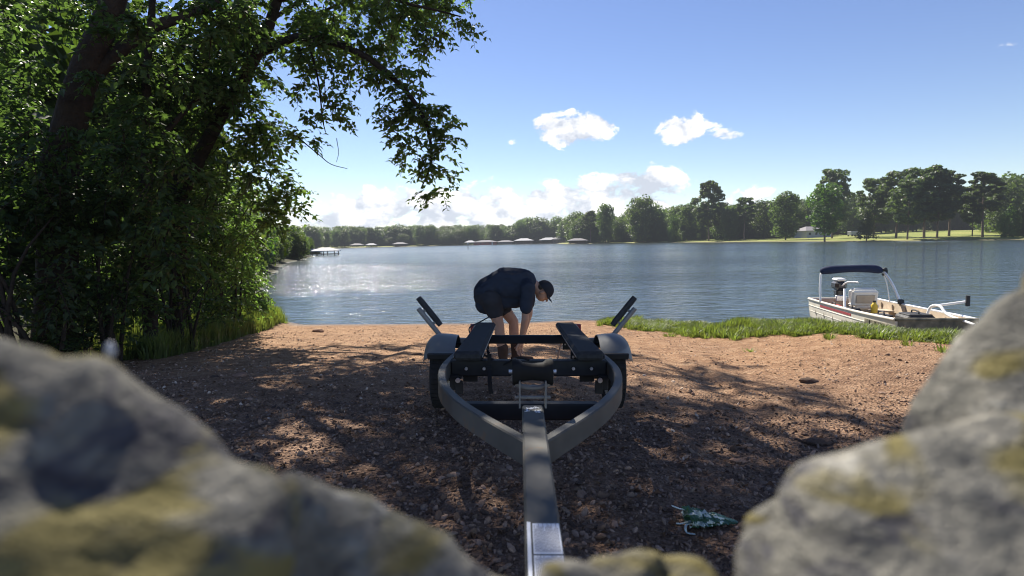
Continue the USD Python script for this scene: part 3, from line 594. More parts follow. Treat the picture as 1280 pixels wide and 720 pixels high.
pts = np.array(pts); ok = sdist(NEAR, pts[:, 0], pts[:, 1]) > .3; pts = pts[ok]; hs = np.array(hs)[ok]
tag(scatter_stuff('bank_shrubbery', pts, ['bush', 'bright_bush', 'bush'], hs, r2.uniform(.8, 1.2, len(pts)), 5, ground_z), 'band of low green bushes along the receding left shore', 'bushes', kind='stuff')
pts, hs = [], []
for i in range(46):
    y = r2.uniform(13, 60); x0 = np.interp(y, [13, 15, 18.5, 33, 66], [-7.6, -8, -9.8, -17, -30]); k = r2.uniform(.8, 14)
    pts.append((x0 - k, y)); hs.append(min(r2.uniform(3.5, 6) + k * .55, 10))
pts = np.array(pts)
tag(scatter_stuff('bank_woods', pts, ['broad_a', 'bright_a', 'broad_b', 'broad_c', 'bright_bush'], hs, r2.uniform(.9, 1.3, len(pts)), 6, ground_z), 'green woods behind the near thicket on the left bank', 'woods', kind='stuff')

# ------------------------------------------------------------------ buildings on the far shore
def hip_roof(w, d, z0, z1, ridge=.3):
    a, b, r_ = w / 2, d / 2, w / 2 * ridge
    v = np.array([[-a, -b, z0], [a, -b, z0], [a, b, z0], [-a, b, z0], [-r_, 0, z1], [r_, 0, z1], [-a, -b, z0 - .18], [a, -b, z0 - .18], [a, b, z0 - .18], [-a, b, z0 - .18]])
    f = [[0, 1, 5], [0, 5, 4], [1, 2, 5], [2, 3, 4], [2, 4, 5], [3, 0, 4], [6, 8, 7], [6, 9, 8]]
    for i in range(4): j = (i + 1) % 4; f += [[i, 6 + i, 6 + j], [i, 6 + j, j]]
    return v, np.array(f)
def boathouse(label, px, py, depth, w, d, h, roof='roof_white', wall=None, rotz=0, ridge=.3, open_=True, cat='boathouse', z=None):
    q = P(px, py, depth); t = thing('boathouse' if cat == 'boathouse' else 'lake_house', label, cat, (q[0], q[1], WATER_Z if z is None else z), (0, 0, rotz))
    e = h * .62; obj('roof', hip_roof(w * 1.1, d * 1.1, e, h, ridge), M[roof], t, smooth=False)
    if open_:
        for i in (-1, 0, 1):
            for j in (-1, 1): obj('post', box(i * w * .46, j * d * .46, (e - .2) / 2 - .3, .16, .16, e + .4), M['timber'], t)
        obj('deck', box(0, 0, .35, w, d, .16), M['timber'], t)
        if wall: obj('wall', box(0, d * .3, e * .5 + .1, w * .9, .15, e * .75), M[wall], t)
    else:
        obj('wall', box(0, 0, e / 2 - .1, w, d, e), M[wall], t)
        for i in range(max(2, int(w / 3))):
            x = -w / 2 + (i + .5) * w / max(2, int(w / 3)); obj('window', box(x, -d / 2 - .02, e * .55, .9, .06, .9), M['glass_dark'], t)
        obj('door', box(w * .32, -d / 2 - .03, 1.0, .95, .06, 2.0), M['roof_white'], t)
    return t
boathouse('larger white-roofed boathouse standing in the water off the left shore', 407, 317, 116, 4.8, 5.0, 1.7, 'roof_white', None, 8)
boathouse('smaller green-walled boathouse left of the larger white-roofed one', 388, 317, 120, 4.0, 4.4, 1.5, 'roof_white', 'green_wall', 8)
for px, w, d, h, rf, wl, op, lab in [
    (446, 9, 6, 3.2, 'roof_grey', None, True, 'grey open boat dock at the left end of the far shore'),
    (464, 8, 6, 3.0, 'roof_white', None, True, 'pale dock just right of the grey dock on the far shore'),
    (500, 10, 6, 3.4, 'roof_grey', 'brown_wall', True, 'brown dock under trees left of the small bright lawn'),
    (588, 7, 6, 3.6, 'roof_white', None, True, 'small white-roofed dock at the left of the red boathouse'),
    (607, 17, 7, 3.6, 'roof_grey', 'red_wall', False, 'long low dark red boathouse on the far shore'),
    (632, 12, 7, 3.2, 'roof_grey', 'grey_wall', True, 'grey low dock between the red boathouse and white hipped roof'),
    (655, 13, 9, 4.4, 'roof_white', 'brown_wall', True, 'white hip-roofed boathouse mid far shore'),
    (686, 13, 9, 4.6, 'roof_white', None, True, 'white hip-roofed boathouse beside the brown lake house'),
    (702, 15, 9, 5.2, 'roof_grey', 'brown_wall', False, 'large brown lake house right of the white hip-roofed boathouse'),
    (722, 10, 7, 3.2, 'roof_grey', 'brown_wall', True, 'low brown dock where the wooded point begins')]:
    boathouse(lab, px, 304, 428 if px < 712 else 318, w, d, h, rf, wl, rng.uniform(-12, 12), .35, op, 'house' if 'lake house' in lab else 'boathouse')
q = P(1016, 288, 235); t = boathouse('grey single-storey house behind the light green lawn tree', 1016, 290, 235, 12, 8, 4.6, 'roof_grey', 'grey_wall', 10, .5, False, 'house', float(far_z(np.array([q[0]]), np.array([q[1]]))[0]))
q = P(1066, 288, 225); z0 = float(far_z(np.array([q[0]]), np.array([q[1]]))[0])
t = thing('parked_van', 'white van parked on the grass behind the lawn trees', 'van', (q[0], q[1], z0), (0, 0, 15))
obj('body', [box(0, 0, 1.25, 3.6, 1.9, 1.6, bev=.15), box(2.3, 0, .95, 1.3, 1.85, 1.0, bev=.2)], M['roof_white'], t)
obj('windscreen', box(1.82, 0, 1.55, .06, 1.6, .7, Ry(-.35)), M['glass_dark'], t)
for sx in (-1.2, 1.9):
    for sy in (-.9, .9): obj('wheel', cyl((sx, sy - .1, .36), (sx, sy + .1, .36), .36, 14), M['tyre'], t)
q = P(585, 308, 190); t = thing('channel_marker', 'thin dark marker post standing in open water', 'post', (q[0], q[1], WATER_Z)); obj('post', cyl((0, 0, -1), (0, 0, 2.0), .09, 8), M['timber'], t); obj('sign_board', box(0, -.1, 1.7, .5, .04, .5), M['roof_white'], t)

# ------------------------------------------------------------------ boulders round the camera
ROCK_D = .72
def boulder(label, ctrl, r, off, amp=.02, name='boulder', seed=1, world=None, sh=(0, 0)):
    pts = [P(px + sh[0], py + sh[1], d * ROCK_D) for px, py, d in ctrl] if world is None else [np.array(p, float) for p in world]
    sp = [manifold3d.Manifold.sphere(r, 16).translate(tuple(map(float, p))) for p in pts]
    m_ = manifold3d.Manifold.batch_hull(sp).refine_to_length(.009 if world is None else .05); a = m_.to_mesh(); t = trimesh.Trimesh(a.vert_properties[:, :3], a.tri_verts, process=True)
    trimesh.smoothing.filter_taubin(t, iterations=6); n = np.array(t.vertex_normals); v = np.array(t.vertices)
    v = v + n * (amp * 2 * (meshkit.fbm(v * 13, 4, seed) - .5) + amp * .9 * (meshkit.fbm(v * 5, 2, seed + 7) - .5) + amp * .5 * (meshkit.fbm(v * 45, 3, seed + 3) - .5)
        - amp * 1.1 * np.exp(-np.abs(meshkit.fbm(v * [5, 5, 9], 2, seed + 21) - .5) / .02))[:, None]
    o = v.mean(0); o[2] = v[:, 2].min()
    th = thing(name, label, 'rock', o); obj('stone', (v - o, np.array(t.faces)), rock_mat(f'lichen_rock_{seed}', off), th, smooth=True)
    return th
boulder('large pale blurred boulder filling the lower left corner', [(-260, 350, .42), (-20, 418, .42), (120, 482, .42), (235, 536, .42), (335, 606, .40), (-260, 760, .26), (60, 900, .26), (280, 860, .32), (-200, 520, .7), (100, 640, .7), (280, 760, .66)], .02, (.3, .1, .5), seed=1, sh=(-14, 50))
boulder('smaller grey and yellow boulder right of the large left one, low in view', [(375, 612, .45), (470, 638, .47), (540, 675, .47), (610, 740, .46), (330, 760, .38), (560, 900, .38), (330, 980, .36), (420, 720, .7), (560, 840, .7)], .02, (1.3, .7, .2), seed=2, sh=(-6, 34))
boulder('broad olive-stained boulder filling the lower right corner', [(960, 668, .46), (1020, 600, .46), (1130, 572, .48), (1300, 556, .48), (1560, 560, .46), (945, 800, .40), (1150, 900, .30), (1500, 900, .28), (1050, 720, .72), (1300, 680, .72), (950, 860, .6)], .02, (2.1, .4, .9), seed=3, sh=(10, 18))
boulder('steep grey boulder at the right edge, resting on the olive-stained one', [(1150, 545, .56), (1172, 492, .56), (1220, 420, .56), (1290, 358, .56), (1400, 270, .56), (1650, 260, .52), (1260, 560, .48), (1600, 560, .42), (1320, 420, .8), (1500, 330, .8), (1250, 560, .8)], .022, (3.4, 1.2, .1), seed=4, amp=.010, sh=(22, 18))
boulder('small grey stone at the bottom edge, right of the trailer tongue', [(745, 712, .50), (800, 702, .50), (860, 712, .50), (760, 860, .42), (900, 860, .42), (800, 800, .66), (900, 760, .64)], .014, (.9, 2.2, .4), seed=5, amp=.008, sh=(8, 10))
boulder('dark little stone at the bottom edge below the tongue sticker', [(690, 722, .46), (712, 718, .46), (730, 726, .46), (690, 840, .42), (740, 840, .42), (705, 800, .6)], .01, (4.9, .2, 1.4), seed=6, amp=.006)
for i, (x, y, z, sx, sy, sz) in enumerate([(-.40, .22, .80, .26, .24, .16), (.02, .20, .82, .20, .22, .17), (.44, .24, .80, .26, .24, .16), (-.36, .2, .30, .36, .30, .36), (.36, .2, .28, .38, .30, .34)]):
    r_ = np.random.default_rng(50 + i); d = unit(16, r_)
    boulder(['stone under the large left boulder in the stacked rock pile', 'middle stone of the rock pile under the camera side', 'stone under the olive-stained boulder in the rock pile', 'bottom left base stone of the rock pile', 'bottom right base stone of the rock pile'][i], None, .03, (i, 2 * i, .3), name='pile_stone', seed=10 + i, world=[np.array([x, y, z]) + q * [sx, sy, sz] for q in d])
q = P(137, 452, .33)
t = thing('seed_head', 'tiny pale fuzzy stub sticking up on the large left boulder', 'plant', q); obj('stalk', limb([[0, 0, -.02], [0, 0, 0], [.001, 0, .006]], .0012, .001, 6, 6), M['grey_wall'], t, smooth=True)
v, f = sphere((.001, 0, .007), (.0028, .0028, .005)); v = v + (meshkit.fbm(v * 600, 2, 1)[:, None] - .5) * .0016; obj('head', (v, f), M['grey_wall'], t, smooth=True)

# ------------------------------------------------------------------ boat trailer
UA = 4.35
TR = thing('boat_trailer', 'empty grey boat trailer with black bunks on the dirt ramp', 'trailer', (.042 + .0137 * UA, UA, -.002), (0, 1.05, -.78))
def u(y): return y - UA
TZ = .505
obj('tongue', bar((0, u(.78), TZ - .05), (0, u(2.68), TZ - .05), .102, .10, .008), M['frame'], TR)
obj('coupler', [bar((0, u(.60), TZ - .05), (0, u(.80), TZ - .04), .075, .07, .02), sphere((0, u(.58), TZ - .05), (.05, .055, .045))], M['galv'], TR)
for s in (-1, 1):
    obj('side_rail', rect_sweep([(s * .012, u(2.19), TZ - .062), (s * .10, u(2.33), TZ - .062), (s * .23, u(2.54), TZ - .062), (s * .38, u(2.82), TZ - .062), (s * .50, u(3.16), TZ - .062), (s * .552, u(3.52), TZ - .062), (s * .54, u(3.86), TZ - .062), (s * .495, u(4.18), TZ - .062), (s * .475, u(4.6), TZ - .062), (s * .475, u(5.45), TZ - .062)], .048, .106, 70), M['frame'], TR)
obj('crossmember', bar((-.522, u(3.74), TZ - .055), (.522, u(3.74), TZ - .055), .06, .105, .006), M['frame_dark'], TR)
obj('crossmember', bar((-.34, u(2.80), TZ - .065), (.34, u(2.80), TZ - .065), .06, .085, .006), M['frame_dark'], TR)
obj('crossmember', bar((-.452, u(5.20), .385), (.452, u(5.20), .385), .06, .075, .006), M['frame_dark'], TR)
obj('axle', bar((-.60, u(4.35), .27), (.60, u(4.35), .27), .05, .05, .006), M['frame_dark'], TR)
for s in (-1, 1):
    lo, hi = (s * .395, u(3.55), .565), (s * .385, u(5.42), .485)
    bk = obj('bunk', bar(lo, hi, .185, .06, .018), M['carpet'], TR)
    for k in range(2): obj('staple_strip', bar((s * .394 - .0926 + k * .1852, u(3.55), .561), (s * .386 - .0926 + k * .1852, u(5.36), .4877), .003, .01, .001), M['galv'], bk)
    for yy, zz in ((3.83, .45), (4.5, .43), (5.28, .39)):
        br = obj('bunk_bracket', [box(s * .385, u(yy), zz, .012, .09, .20), box(s * .40, u(yy) - .045, zz, .10, .012, .22, bev=.003)], M['frame_dark'], TR)
        for dz in (-.055, .045): obj('bolt', cyl((s * .39 - .02, u(yy) - .052, zz + dz), (s * .39 - .02, u(yy) - .064, zz + dz), .010, 8), M['bolt'], br)
    # wheel and fender
    wx = s * .672; wl = obj('wheel', None, None, TR) if False else None
    prof = [(.17, -.055), (.205, -.066), (.235, -.066), (.252, -.058), (.26, -.035), (.262, 0), (.26, .035), (.252, .058), (.235, .066), (.205, .066), (.17, .055)]
    n = 40; a = np.linspace(0, 2 * np.pi, n, endpoint=False); V = np.array([[wx + px, u(4.35) + r_ * math.cos(t_), .262 + r_ * math.sin(t_)] for t_ in a for r_, px in prof]); k = len(prof)
    Fs = [];
    for i in range(n):
        for j in range(k):
            i2, j2 = (i + 1) % n, (j + 1) % k; Fs += [[i*k+j, i2*k+j, i2*k+j2], [i*k+j, i2*k+j2, i*k+j2]]
    ty = obj('tyre', (V, np.array(Fs)), M['tyre'], TR, smooth=40)
    treads = [box(wx + dx, u(4.35) + .262 * math.cos(t_), .262 + .262 * math.sin(t_), .026, .03, .008, Rx(t_ - math.pi / 2)) for t_ in np.linspace(0, 2 * np.pi, 44, endpoint=False) for dx in (-.042, -.014, .014, .042)]
    obj('tread', treads, M['tyre'], ty)
    rm = obj('rim', [cyl((wx - .05, u(4.35), .262), (wx + .05, u(4.35), .262), .172, 24), cyl((wx + s * .05, u(4.35), .262), (wx + s * .075, u(4.35), .262), .05, 14)], M['rim'], TR)
    obj('hub', cyl((wx - s * .055, u(4.35), .262), (wx - s * .12, u(4.35), .262), .06, 14), M['frame_dark'], rm)
    # rounded fender skin
    ths = np.linspace(math.radians(36), math.radians(150), 40); sec = []
    for q in np.linspace(0, 1, 13):       # from the inner edge across the crown and down the rolled outer skirt
        if q < .5: sec.append((-.125 + .30 * q * .9, .305 + .012 * math.sin(q * 3.1)))
        else:
            b = (q - .5) / .5 * math.pi / 2; sec.append((  .01 + .112 * math.sin(b), .317 - .115 * (1 - math.cos(b))))
    def skin(off): return np.array([[wx + s * (x_ - off * .2), u(4.35) - (rr - off) * math.cos(t_), .262 + (rr - off) * math.sin(t_)] for t_ in ths for x_, rr in sec])
    va, vb = skin(0), skin(.006); k = len(sec); nn = len(ths); Fs = []
    for i in range(nn - 1):
        for j in range(k - 1):
            q = [i*k+j, i*k+j+1, (i+1)*k+j+1, (i+1)*k+j]; Fs += [[q[0], q[1], q[2]], [q[0], q[2], q[3]], [q[0]+nn*k, q[2]+nn*k, q[1]+nn*k], [q[0]+nn*k, q[3]+nn*k, q[2]+nn*k]]
    edge = [i*k for i in range(nn)] + [(nn-1)*k+j for j in range(1, k)] + [i*k+k-1 for i in range(nn-2, -1, -1)] + [j for j in range(k-2, 0, -1)]
    for p_, q_ in zip(edge, edge[1:] + edge[:1]): Fs += [[p_, q_, q_+nn*k], [p_, q_+nn*k, p_+nn*k]]
    fd = obj('fender', (np.vstack([va, vb]), np.array(Fs)), M['fender'], TR, smooth=40)
    obj('front_lip', box(wx - s * .025, u(4.095), .452, .20, .02, .05, Rx(.35), .006), M['frame_dark'], fd)
    for yy in (4.13, 4.57): obj('fender_bracket', bar((s * .50, u(yy), .46), (s * .60, u(yy), .46), .04, .012, .002), M['frame_dark'], TR)
    # leaf spring and U-bolts
    sp = [rect_sweep([(s * .53, u(4.02 + .05 * i), .33 - .012 * i), (s * .53, u(4.2), .285 - .012 * i), (s * .53, u(4.35), .275 - .012 * i), (s * .53, u(4.5), .285 - .012 * i), (s * .53, u(4.68 - .05 * i), .33 - .012 * i)], .045, .009, 20, .002) for i in range(3)]
    obj('leaf_spring', sp, M['frame_dark'], TR)
    hg = obj('spring_hanger', [box(s * .50, u(3.70), .36, .06, .05, .10, bev=.004), box(s * .465, u(3.66), .335, .05, .012, .09, bev=.003)], M['frame_dark'], TR)
    obj('bolt', cyl((s * .47, u(3.65), .385), (s * .47, u(3.635), .385), .017, 8), M['bolt'], hg)
    # loading guides: bare post and padded post
    top, bot = np.array([s * .945, u(4.85), .72]), np.array([s * .735, u(4.85), .455])
    gp = obj('guide_post', [cyl(top, bot, .021, 14), bar((s * .44, u(4.85), .435), bot + [-s * .02, 0, -.01], .04, .04, .006), sphere(bot, .024, 1)], M['galv'], TR, smooth=40)
    d = (top - bot) / np.linalg.norm(top - bot); nrm = np.array([-s * d[2], 0, s * d[0]]) * 1.0
    off = np.array([-s * abs(d[2]), 0, abs(d[0])]) * .055 + [0, .03, 0]
    pd = obj('guide_pad', tube(spline([bot + off + d * .10, top + off + d * .075], 8), [.022, .027, .027, .027, .027, .027, .027, .024], 14), M['carpet'], TR)
    for f_ in (.45, .85): obj('clamp', bar(bot + (top - bot) * f_, bot + (top - bot) * f_ + off, .02, .02, .003), M['galv'], pd)
    obj('grease_cap', cyl((s * .735, u(4.35), .262), (s * .765, u(4.35), .262), .028, 12), M['galv'], TR)
    obj('tail_lamp', box(s * .48, u(5.47), .45, .13, .03, .08, bev=.006), M['red'], TR)
for x_ in (-.42, -.30, .30, .42):
    obj('bolt', cyl((x_, u(3.708), TZ - .055), (x_, u(3.694), TZ - .055), .011, 8), M['bolt'], TR)
for s in (-1, 1):
    obj('weld_bead', tube(spline([(s * .053, u(2.30), TZ - .005), (s * .054, u(2.27), TZ - .05), (s * .053, u(2.24), TZ - .09)], 12), .006, 6), M['frame_dark'], TR, smooth=True)
    obj('safety_chain', [tube([(s * (.05 + .012 * math.cos(a_)), u(.84 + .02 * k_) + .012 * math.sin(a_) * (k_ % 2), TZ - .07 - .004 * k_ + .012 * math.sin(a_) * ((k_ + 1) % 2)) for a_ in np.linspace(0, 2 * np.pi, 9)], .003, 5) for k_ in range(14)], M['bolt'], TR, smooth=True, kind='stuff')
# bow roller on its bracket at the end of the tongue
rb = obj('roller_bracket', [box(-.062, u(2.63), .575, .008, .05, .13), box(.062, u(2.63), .575, .008, .05, .13), bar((-.085, u(2.62), .56), (.085, u(2.62), .56), .012, .012, .002),
    tube(spline([(-.09, u(2.66), .66), (-.085, u(2.65), .625), (-.05, u(2.64), .608), (0, u(2.64), .602), (.05, u(2.64), .608), (.085, u(2.65), .625), (.09, u(2.66), .66)], 20), .012, 8)], M['galv'], TR)
prof = [(-.098, .02), (-.098, .062), (-.088, .066), (-.066, .060), (-.05, .046), (0, .040), (.05, .046), (.066, .060), (.088, .066), (.098, .062), (.098, .02)]
n = 24; a = np.linspace(0, 2 * np.pi, n, endpoint=False); V = np.array([[x_, u(2.67) + r_ * math.cos(t_), .672 + r_ * math.sin(t_)] for t_ in a for x_, r_ in prof]); k = len(prof)
Fs = [[i*k+j, i*k+(j+1) % k, ((i+1) % n)*k+(j+1) % k] for i in range(n) for j in range(k)] + [[i*k+j, ((i+1) % n)*k+(j+1) % k, ((i+1) % n)*k+j] for i in range(n) for j in range(k)]
obj('bow_roller', (V, np.array(Fs)), M['rubber'], TR, smooth=40)
obj('roller_pin', cyl((-.115, u(2.67), .672), (.115, u(2.67), .672), .009, 10), M['bolt'], TR)
# sticker with lines of small print, scuffs
st = obj('warning_sticker', [box(-.0395, u(1.28), TZ + .0012, .010, .50, .0012), box(.0085, u(1.445), TZ + .0012, .075, .155, .0012), box(.0085, u(1.205), TZ + .0012, .075, .31, .0012)], M['paper'], TR)
ink = []; r_ = np.random.default_rng(3)
for i in range(17):                        # unreadable lines of print running along the tongue
    y0 = u(1.375); x_ = -.024 + i * .0040; e = u(1.515) - (r_.uniform(0, .05) if i % 3 else 0); yy = y0
    while yy < e:
        L_ = r_.uniform(.006, .02); ink.append(box(x_, yy + L_ / 2, TZ + .0026, .0014, L_, .0006)); yy += L_ + .004
    yy = u(1.06)
    while yy < u(1.35): L_ = r_.uniform(.006, .02); ink.append(box(x_, yy + L_ / 2, TZ + .0026, .0014, L_, .0006)); yy += L_ + .004
obj('small_print', ink, M['ink'], st, smooth=False, kind='stuff')
scuff = [box(r_.uniform(-.03, .03), u(2.6) + r_.uniform(-.04, .04), TZ + .001, r_.uniform(.006, .03), r_.uniform(.004, .012), .0012, Rz(r_.uniform(0, 3))) for i in range(16)]
obj('paint_chip', scuff, M['paper'], TR, smooth=False, label='pale chips of worn paint at the end of the tongue', kind='stuff')
# straps and rope
sx = spline([(-.285, u(3.78), .56), (-.27, u(3.70), .56), (-.262, u(3.68), .54), (-.262, u(3.66), .44), (-.258, u(3.66), .34), (-.25, u(3.66), .29)], 16)
obj('winch_strap', cat_mesh([bar(a_, b_, .005, .03, .0005) if abs(a_[2] - b_[2]) < .01 else box(*((a_ + b_) / 2), .028, .005, abs(a_[2] - b_[2]) * 1.02) for a_, b_ in zip(sx[:-1], sx[1:])]), M['strap'], TR)
obj('wire_loop', tube(spline([(-.30, u(3.66), .555), (-.24, u(3.75), .50), (-.18, u(3.72), .47), (-.08, u(3.67), .53), (.0, u(3.62), .527)], 24), .007, 8), M['rubber'], TR, smooth=True)
obj('tie_rope', tube(spline([(.36, u(5.25), .42), (.33, u(5.20), .34), (.30, u(5.24), .18), (.29, u(5.20), .06), (.25, u(5.32), -.02), (.1, u(5.42), -.04)], 30), .008, 8), M['rope'], TR, smooth=True)
obj('wiring', tube(spline([(-.47, u(4.6), .53), (-.50, u(4.9), .545), (-.43, u(5.2), .55), (-.36, u(5.38), .57)], 20), .006, 6), M['rubber'], TR, smooth=True)

# ------------------------------------------------------------------ person bending over behind the trailer
PY = 6.62
pz = gz(P(635, 450, PY)[0], PY)
PB = P(635, 450, PY); PB[2] = pz
def J(px, py, dy=0.0): q = P(px, py, PY); q[1] += dy; return q - PB
person = thing('person', 'person in dark shirt, shorts and cap bending down behind the trailer', 'person', PB)
hipR, hipL = J(614, 371, -.09), J(617, 371, .10); knR, knL = J(624, 405, -.10), J(642, 404, .13); anR, anL = J(630, 443, -.10), J(646, 441, .14)
for a_ in (anR, anL): a_[2] = max(a_[2], .075)
pel, waist, chest, neck = J(612, 364), J(630, 352), J(652, 353), J(668, 356)
shR, shL = J(659, 358, -.17), J(661, 357, .17); elR, elL = J(656, 396, -.17), J(662, 394, .14); wrR, wrL = J(651, 426, -.08), J(653, 424, .10)
headc = J(679, 364); fwd = np.array([.55, -.05, -.83]); fwd /= np.linalg.norm(fwd); crn = np.array([.83, 0, .55])   # face direction and crown direction
body = [[(pel, .15), (waist, .135), (chest, .15), (neck - [.01, 0, 0], .06)], [(neck, .06), (headc - crn * .03, .07)],
        [(shR, .055), (elR, .042), (wrR, .029)], [(shL, .055), (elL, .042), (wrL, .029)], [(chest, .12), (shR, .06)], [(chest, .12), (shL, .06)],
        [(pel, .13), (hipR, .10), (knR, .060), (knR * .55 + anR * .45 + [-.012, 0, 0], .060), (anR, .040)], [(pel, .13), (hipL, .10), (knL, .060), (knL * .55 + anL * .45 + [-.012, 0, 0], .060), (anL, .040)],
        [(headc - crn * .03 + fwd * .02, .082), (headc + crn * .035 - fwd * .012, .085)], [(headc + fwd * .045 - crn * .065, .045), (headc + fwd * .05, .06)],
        [(headc + fwd * .098 - crn * .012, .010), (headc + fwd * .118 - crn * .030, .014)],                                   # nose
        [(headc + fwd * .085 - crn * .060, .018), (headc + fwd * .088 - crn * .066, .016)]]                                 # lips
for s in (-1, 1): body.append([(headc + np.array([0, s * .084, 0]) - crn * .005, .020), (headc + np.array([0, s * .088, 0]) - crn * .035 - fwd * .01, .014)])
for wr, el, s in ((wrR, elR, 1), (wrL, elL, -1)):
    d = (wr - el) / np.linalg.norm(wr - el); d = d * .8 + np.array([-.1, 0, -.3]); d /= np.linalg.norm(d); across = np.array([.85, .5 * s, 0.]); across -= d * (across @ d); across /= np.linalg.norm(across); pn = np.cross(d, across)
    palm = wr + d * .075
    body += [[(wr, .026), (palm - across * .026, .018)], [(wr, .026), (palm + across * .026, .018)], [(palm - across * .026, .018), (palm + across * .026, .018)]]
    for k_, (o_, l_) in enumerate(((-.032, .068), (-.011, .078), (.011, .074), (.031, .058))):
        b0 = palm + across * o_; b1 = b0 + d * l_ * .5 + pn * .008; b2 = b1 + d * l_ * .3 + pn * .020; b3 = b2 + d * l_ * .2 + pn * .022; body.append([(b0, .0105), (b1, .0095), (b2, .0088), (b3, .0078)])
    t0 = wr + d * .03 - across * .026; t1 = t0 + d * .03 - across * .026 + pn * .012; body.append([(t0, .014), (t1, .011), (t1 + d * .034 - across * .004 + pn * .012, .009)])
obj('body', hull_chain(body, .010, 5), M['skin'], person, smooth=True)
def cloth(chains, seed, amp, L=.016):
    v, f = hull_chain(chains, L, 10); t_ = trimesh.Trimesh(v, f, process=False); n_ = np.array(t_.vertex_normals)
    return v + n_ * (amp * 2 * (meshkit.fbm(v * 9 + seed, 3, seed) - .5))[:, None], f
mid = lambda a_, b_, t_: a_ * (1 - t_) + b_ * t_
sh = cloth([[(pel + [-.02, 0, .0], .168), (waist + [0, 0, .01], .158), (chest + [0, 0, .005], .166), (mid(chest, neck, .55), .10)], [(waist + [-.02, 0, -.21], .13), (chest + [-.07, 0, -.20], .105)], [(waist + [0, -.05, -.07], .14), (chest + [-.02, -.04, -.08], .13)], [(pel + [-.03, 0, -.07], .155), (waist + [0, 0, -.13], .145), (chest + [-.03, 0, -.13], .125)], [(pel + [-.02, 0, -.12], .16), (waist + [.0, 0, -.19], .12)],
          [(chest, .13), (shR, .085), (mid(shR, elR, .62), .078)], [(chest, .13), (shL, .085), (mid(shL, elL, .62), .078)]], 2, .019)
s_ = obj('shirt', sh, M['shirt'], person, smooth=True)
hemR, hemL = mid(hipR, knR, .50), mid(hipL, knL, .50)
obj('shorts', cloth([[(pel + [-.02, 0, -.05], .172), (hipR + [0, 0, -.02], .135), (hemR, .098)], [(pel + [-.02, 0, -.05], .172), (hipL + [0, 0, -.02], .135), (hemL, .098)]], 5, .017), M['shorts'], person, smooth=True)
for an, dx in ((anR, .0), (anL, .0)):
    g = an.copy(); g[2] = 0
    bt = obj('boot', hull_chain([[(g + [-.03, 0, .05], .045), (g + [.06, 0, .045], .045), (g + [.17, 0, .036], .036)], [(g + [-.01, 0, .05], .052), (g + [-.012, 0, .23], .064)]], .012, 5), M['boot'], person, smooth=True)
    obj('sole', hull_chain([[(g + [-.045, 0, .012], .042), (g + [.06, 0, .012], .046), (g + [.185, 0, .012], .034)]], .02, 2) if False else box(*(g + [.065, 0, .008]), .30, .095, .022, bev=.008), M['rubber'], bt)
# cap with bill, hair at the nape
up_ = crn; sideh = np.cross(up_, fwd)
n1, n2 = 22, 9; V = []; Fs = []
for i in range(n2 + 1):
    ph = math.pi / 2 * i / n2
    for j in range(n1):
        th = 2 * math.pi * j / n1; V.append(headc + up_ * (.015 + .118 * math.sin(ph) ** .85) + (fwd * math.cos(th) * .116 + sideh * math.sin(th) * .104) * math.cos(ph) - fwd * .006)
for i in range(n2):
    for j in range(n1): k_ = (j + 1) % n1; Fs += [[i*n1+j, i*n1+k_, (i+1)*n1+k_], [i*n1+j, (i+1)*n1+k_, (i+1)*n1+j]]
cp = obj('cap', (np.array(V), np.array(Fs)), M['cap'], person, smooth=True)
bl = []
for z_ in (0, .006):
    for r_ in (0, 1):
        for j in range(9):
            th = (j - 4) / 4 * 1.15; a_ = headc + up_ * (.018 + z_ - .012 * r_ - .02 * (abs(th) ** 2) * r_ * .4) + fwd * (.10 * math.cos(th) - .006) + sideh * .094 * math.sin(th)
            bl.append(a_ + (fwd * .078 * math.cos(th * .75)) * r_)
bf = []
for b in (0, 18):
    for j in range(8): bf += [[b + j, b + j + 1, b + 10 + j], [b + j, b + 10 + j, b + 9 + j]]
for j in range(8): bf += [[9 + j, 10 + j, 28 + j], [9 + j, 28 + j, 27 + j]]
obj('bill', (np.array(bl), np.array(bf)), M['cap'], cp, smooth=30)
obj('hair', hull_chain([[(headc - fwd * .055 + crn * .01 + sideh * .04, .045), (headc - fwd * .06 - crn * .03, .05)], [(headc - fwd * .055 + crn * .01 - sideh * .04, .045), (headc - fwd * .06 - crn * .03, .05)]], .012, 4), M['hair'], person, smooth=True)
for s in (-1, 1): obj('eye', sphere(headc + fwd * .092 + crn * .0 + sideh * s * .032, .011, 1), M['hair'], person, smooth=True)

# ------------------------------------------------------------------ the small boat at the right
SA, SB = np.array([7.72, 14.5]), np.array([6.95, 10.25]); ax2 = (SB - SA) / np.linalg.norm(SB - SA); pr2 = np.array([-ax2[1], ax2[0]]);  # axis to the bow, and to the far side
BL = float(np.linalg.norm(SB - SA)); c0 = SA + pr2 * .78
rotz = math.degrees(math.atan2(ax2[1], ax2[0]))
BT = thing('motor_boat', 'shallow pale aluminium boat with blue canopy moored at the grassy bank', 'boat', (c0[0], c0[1], WATER_Z), (0, 0, rotz))
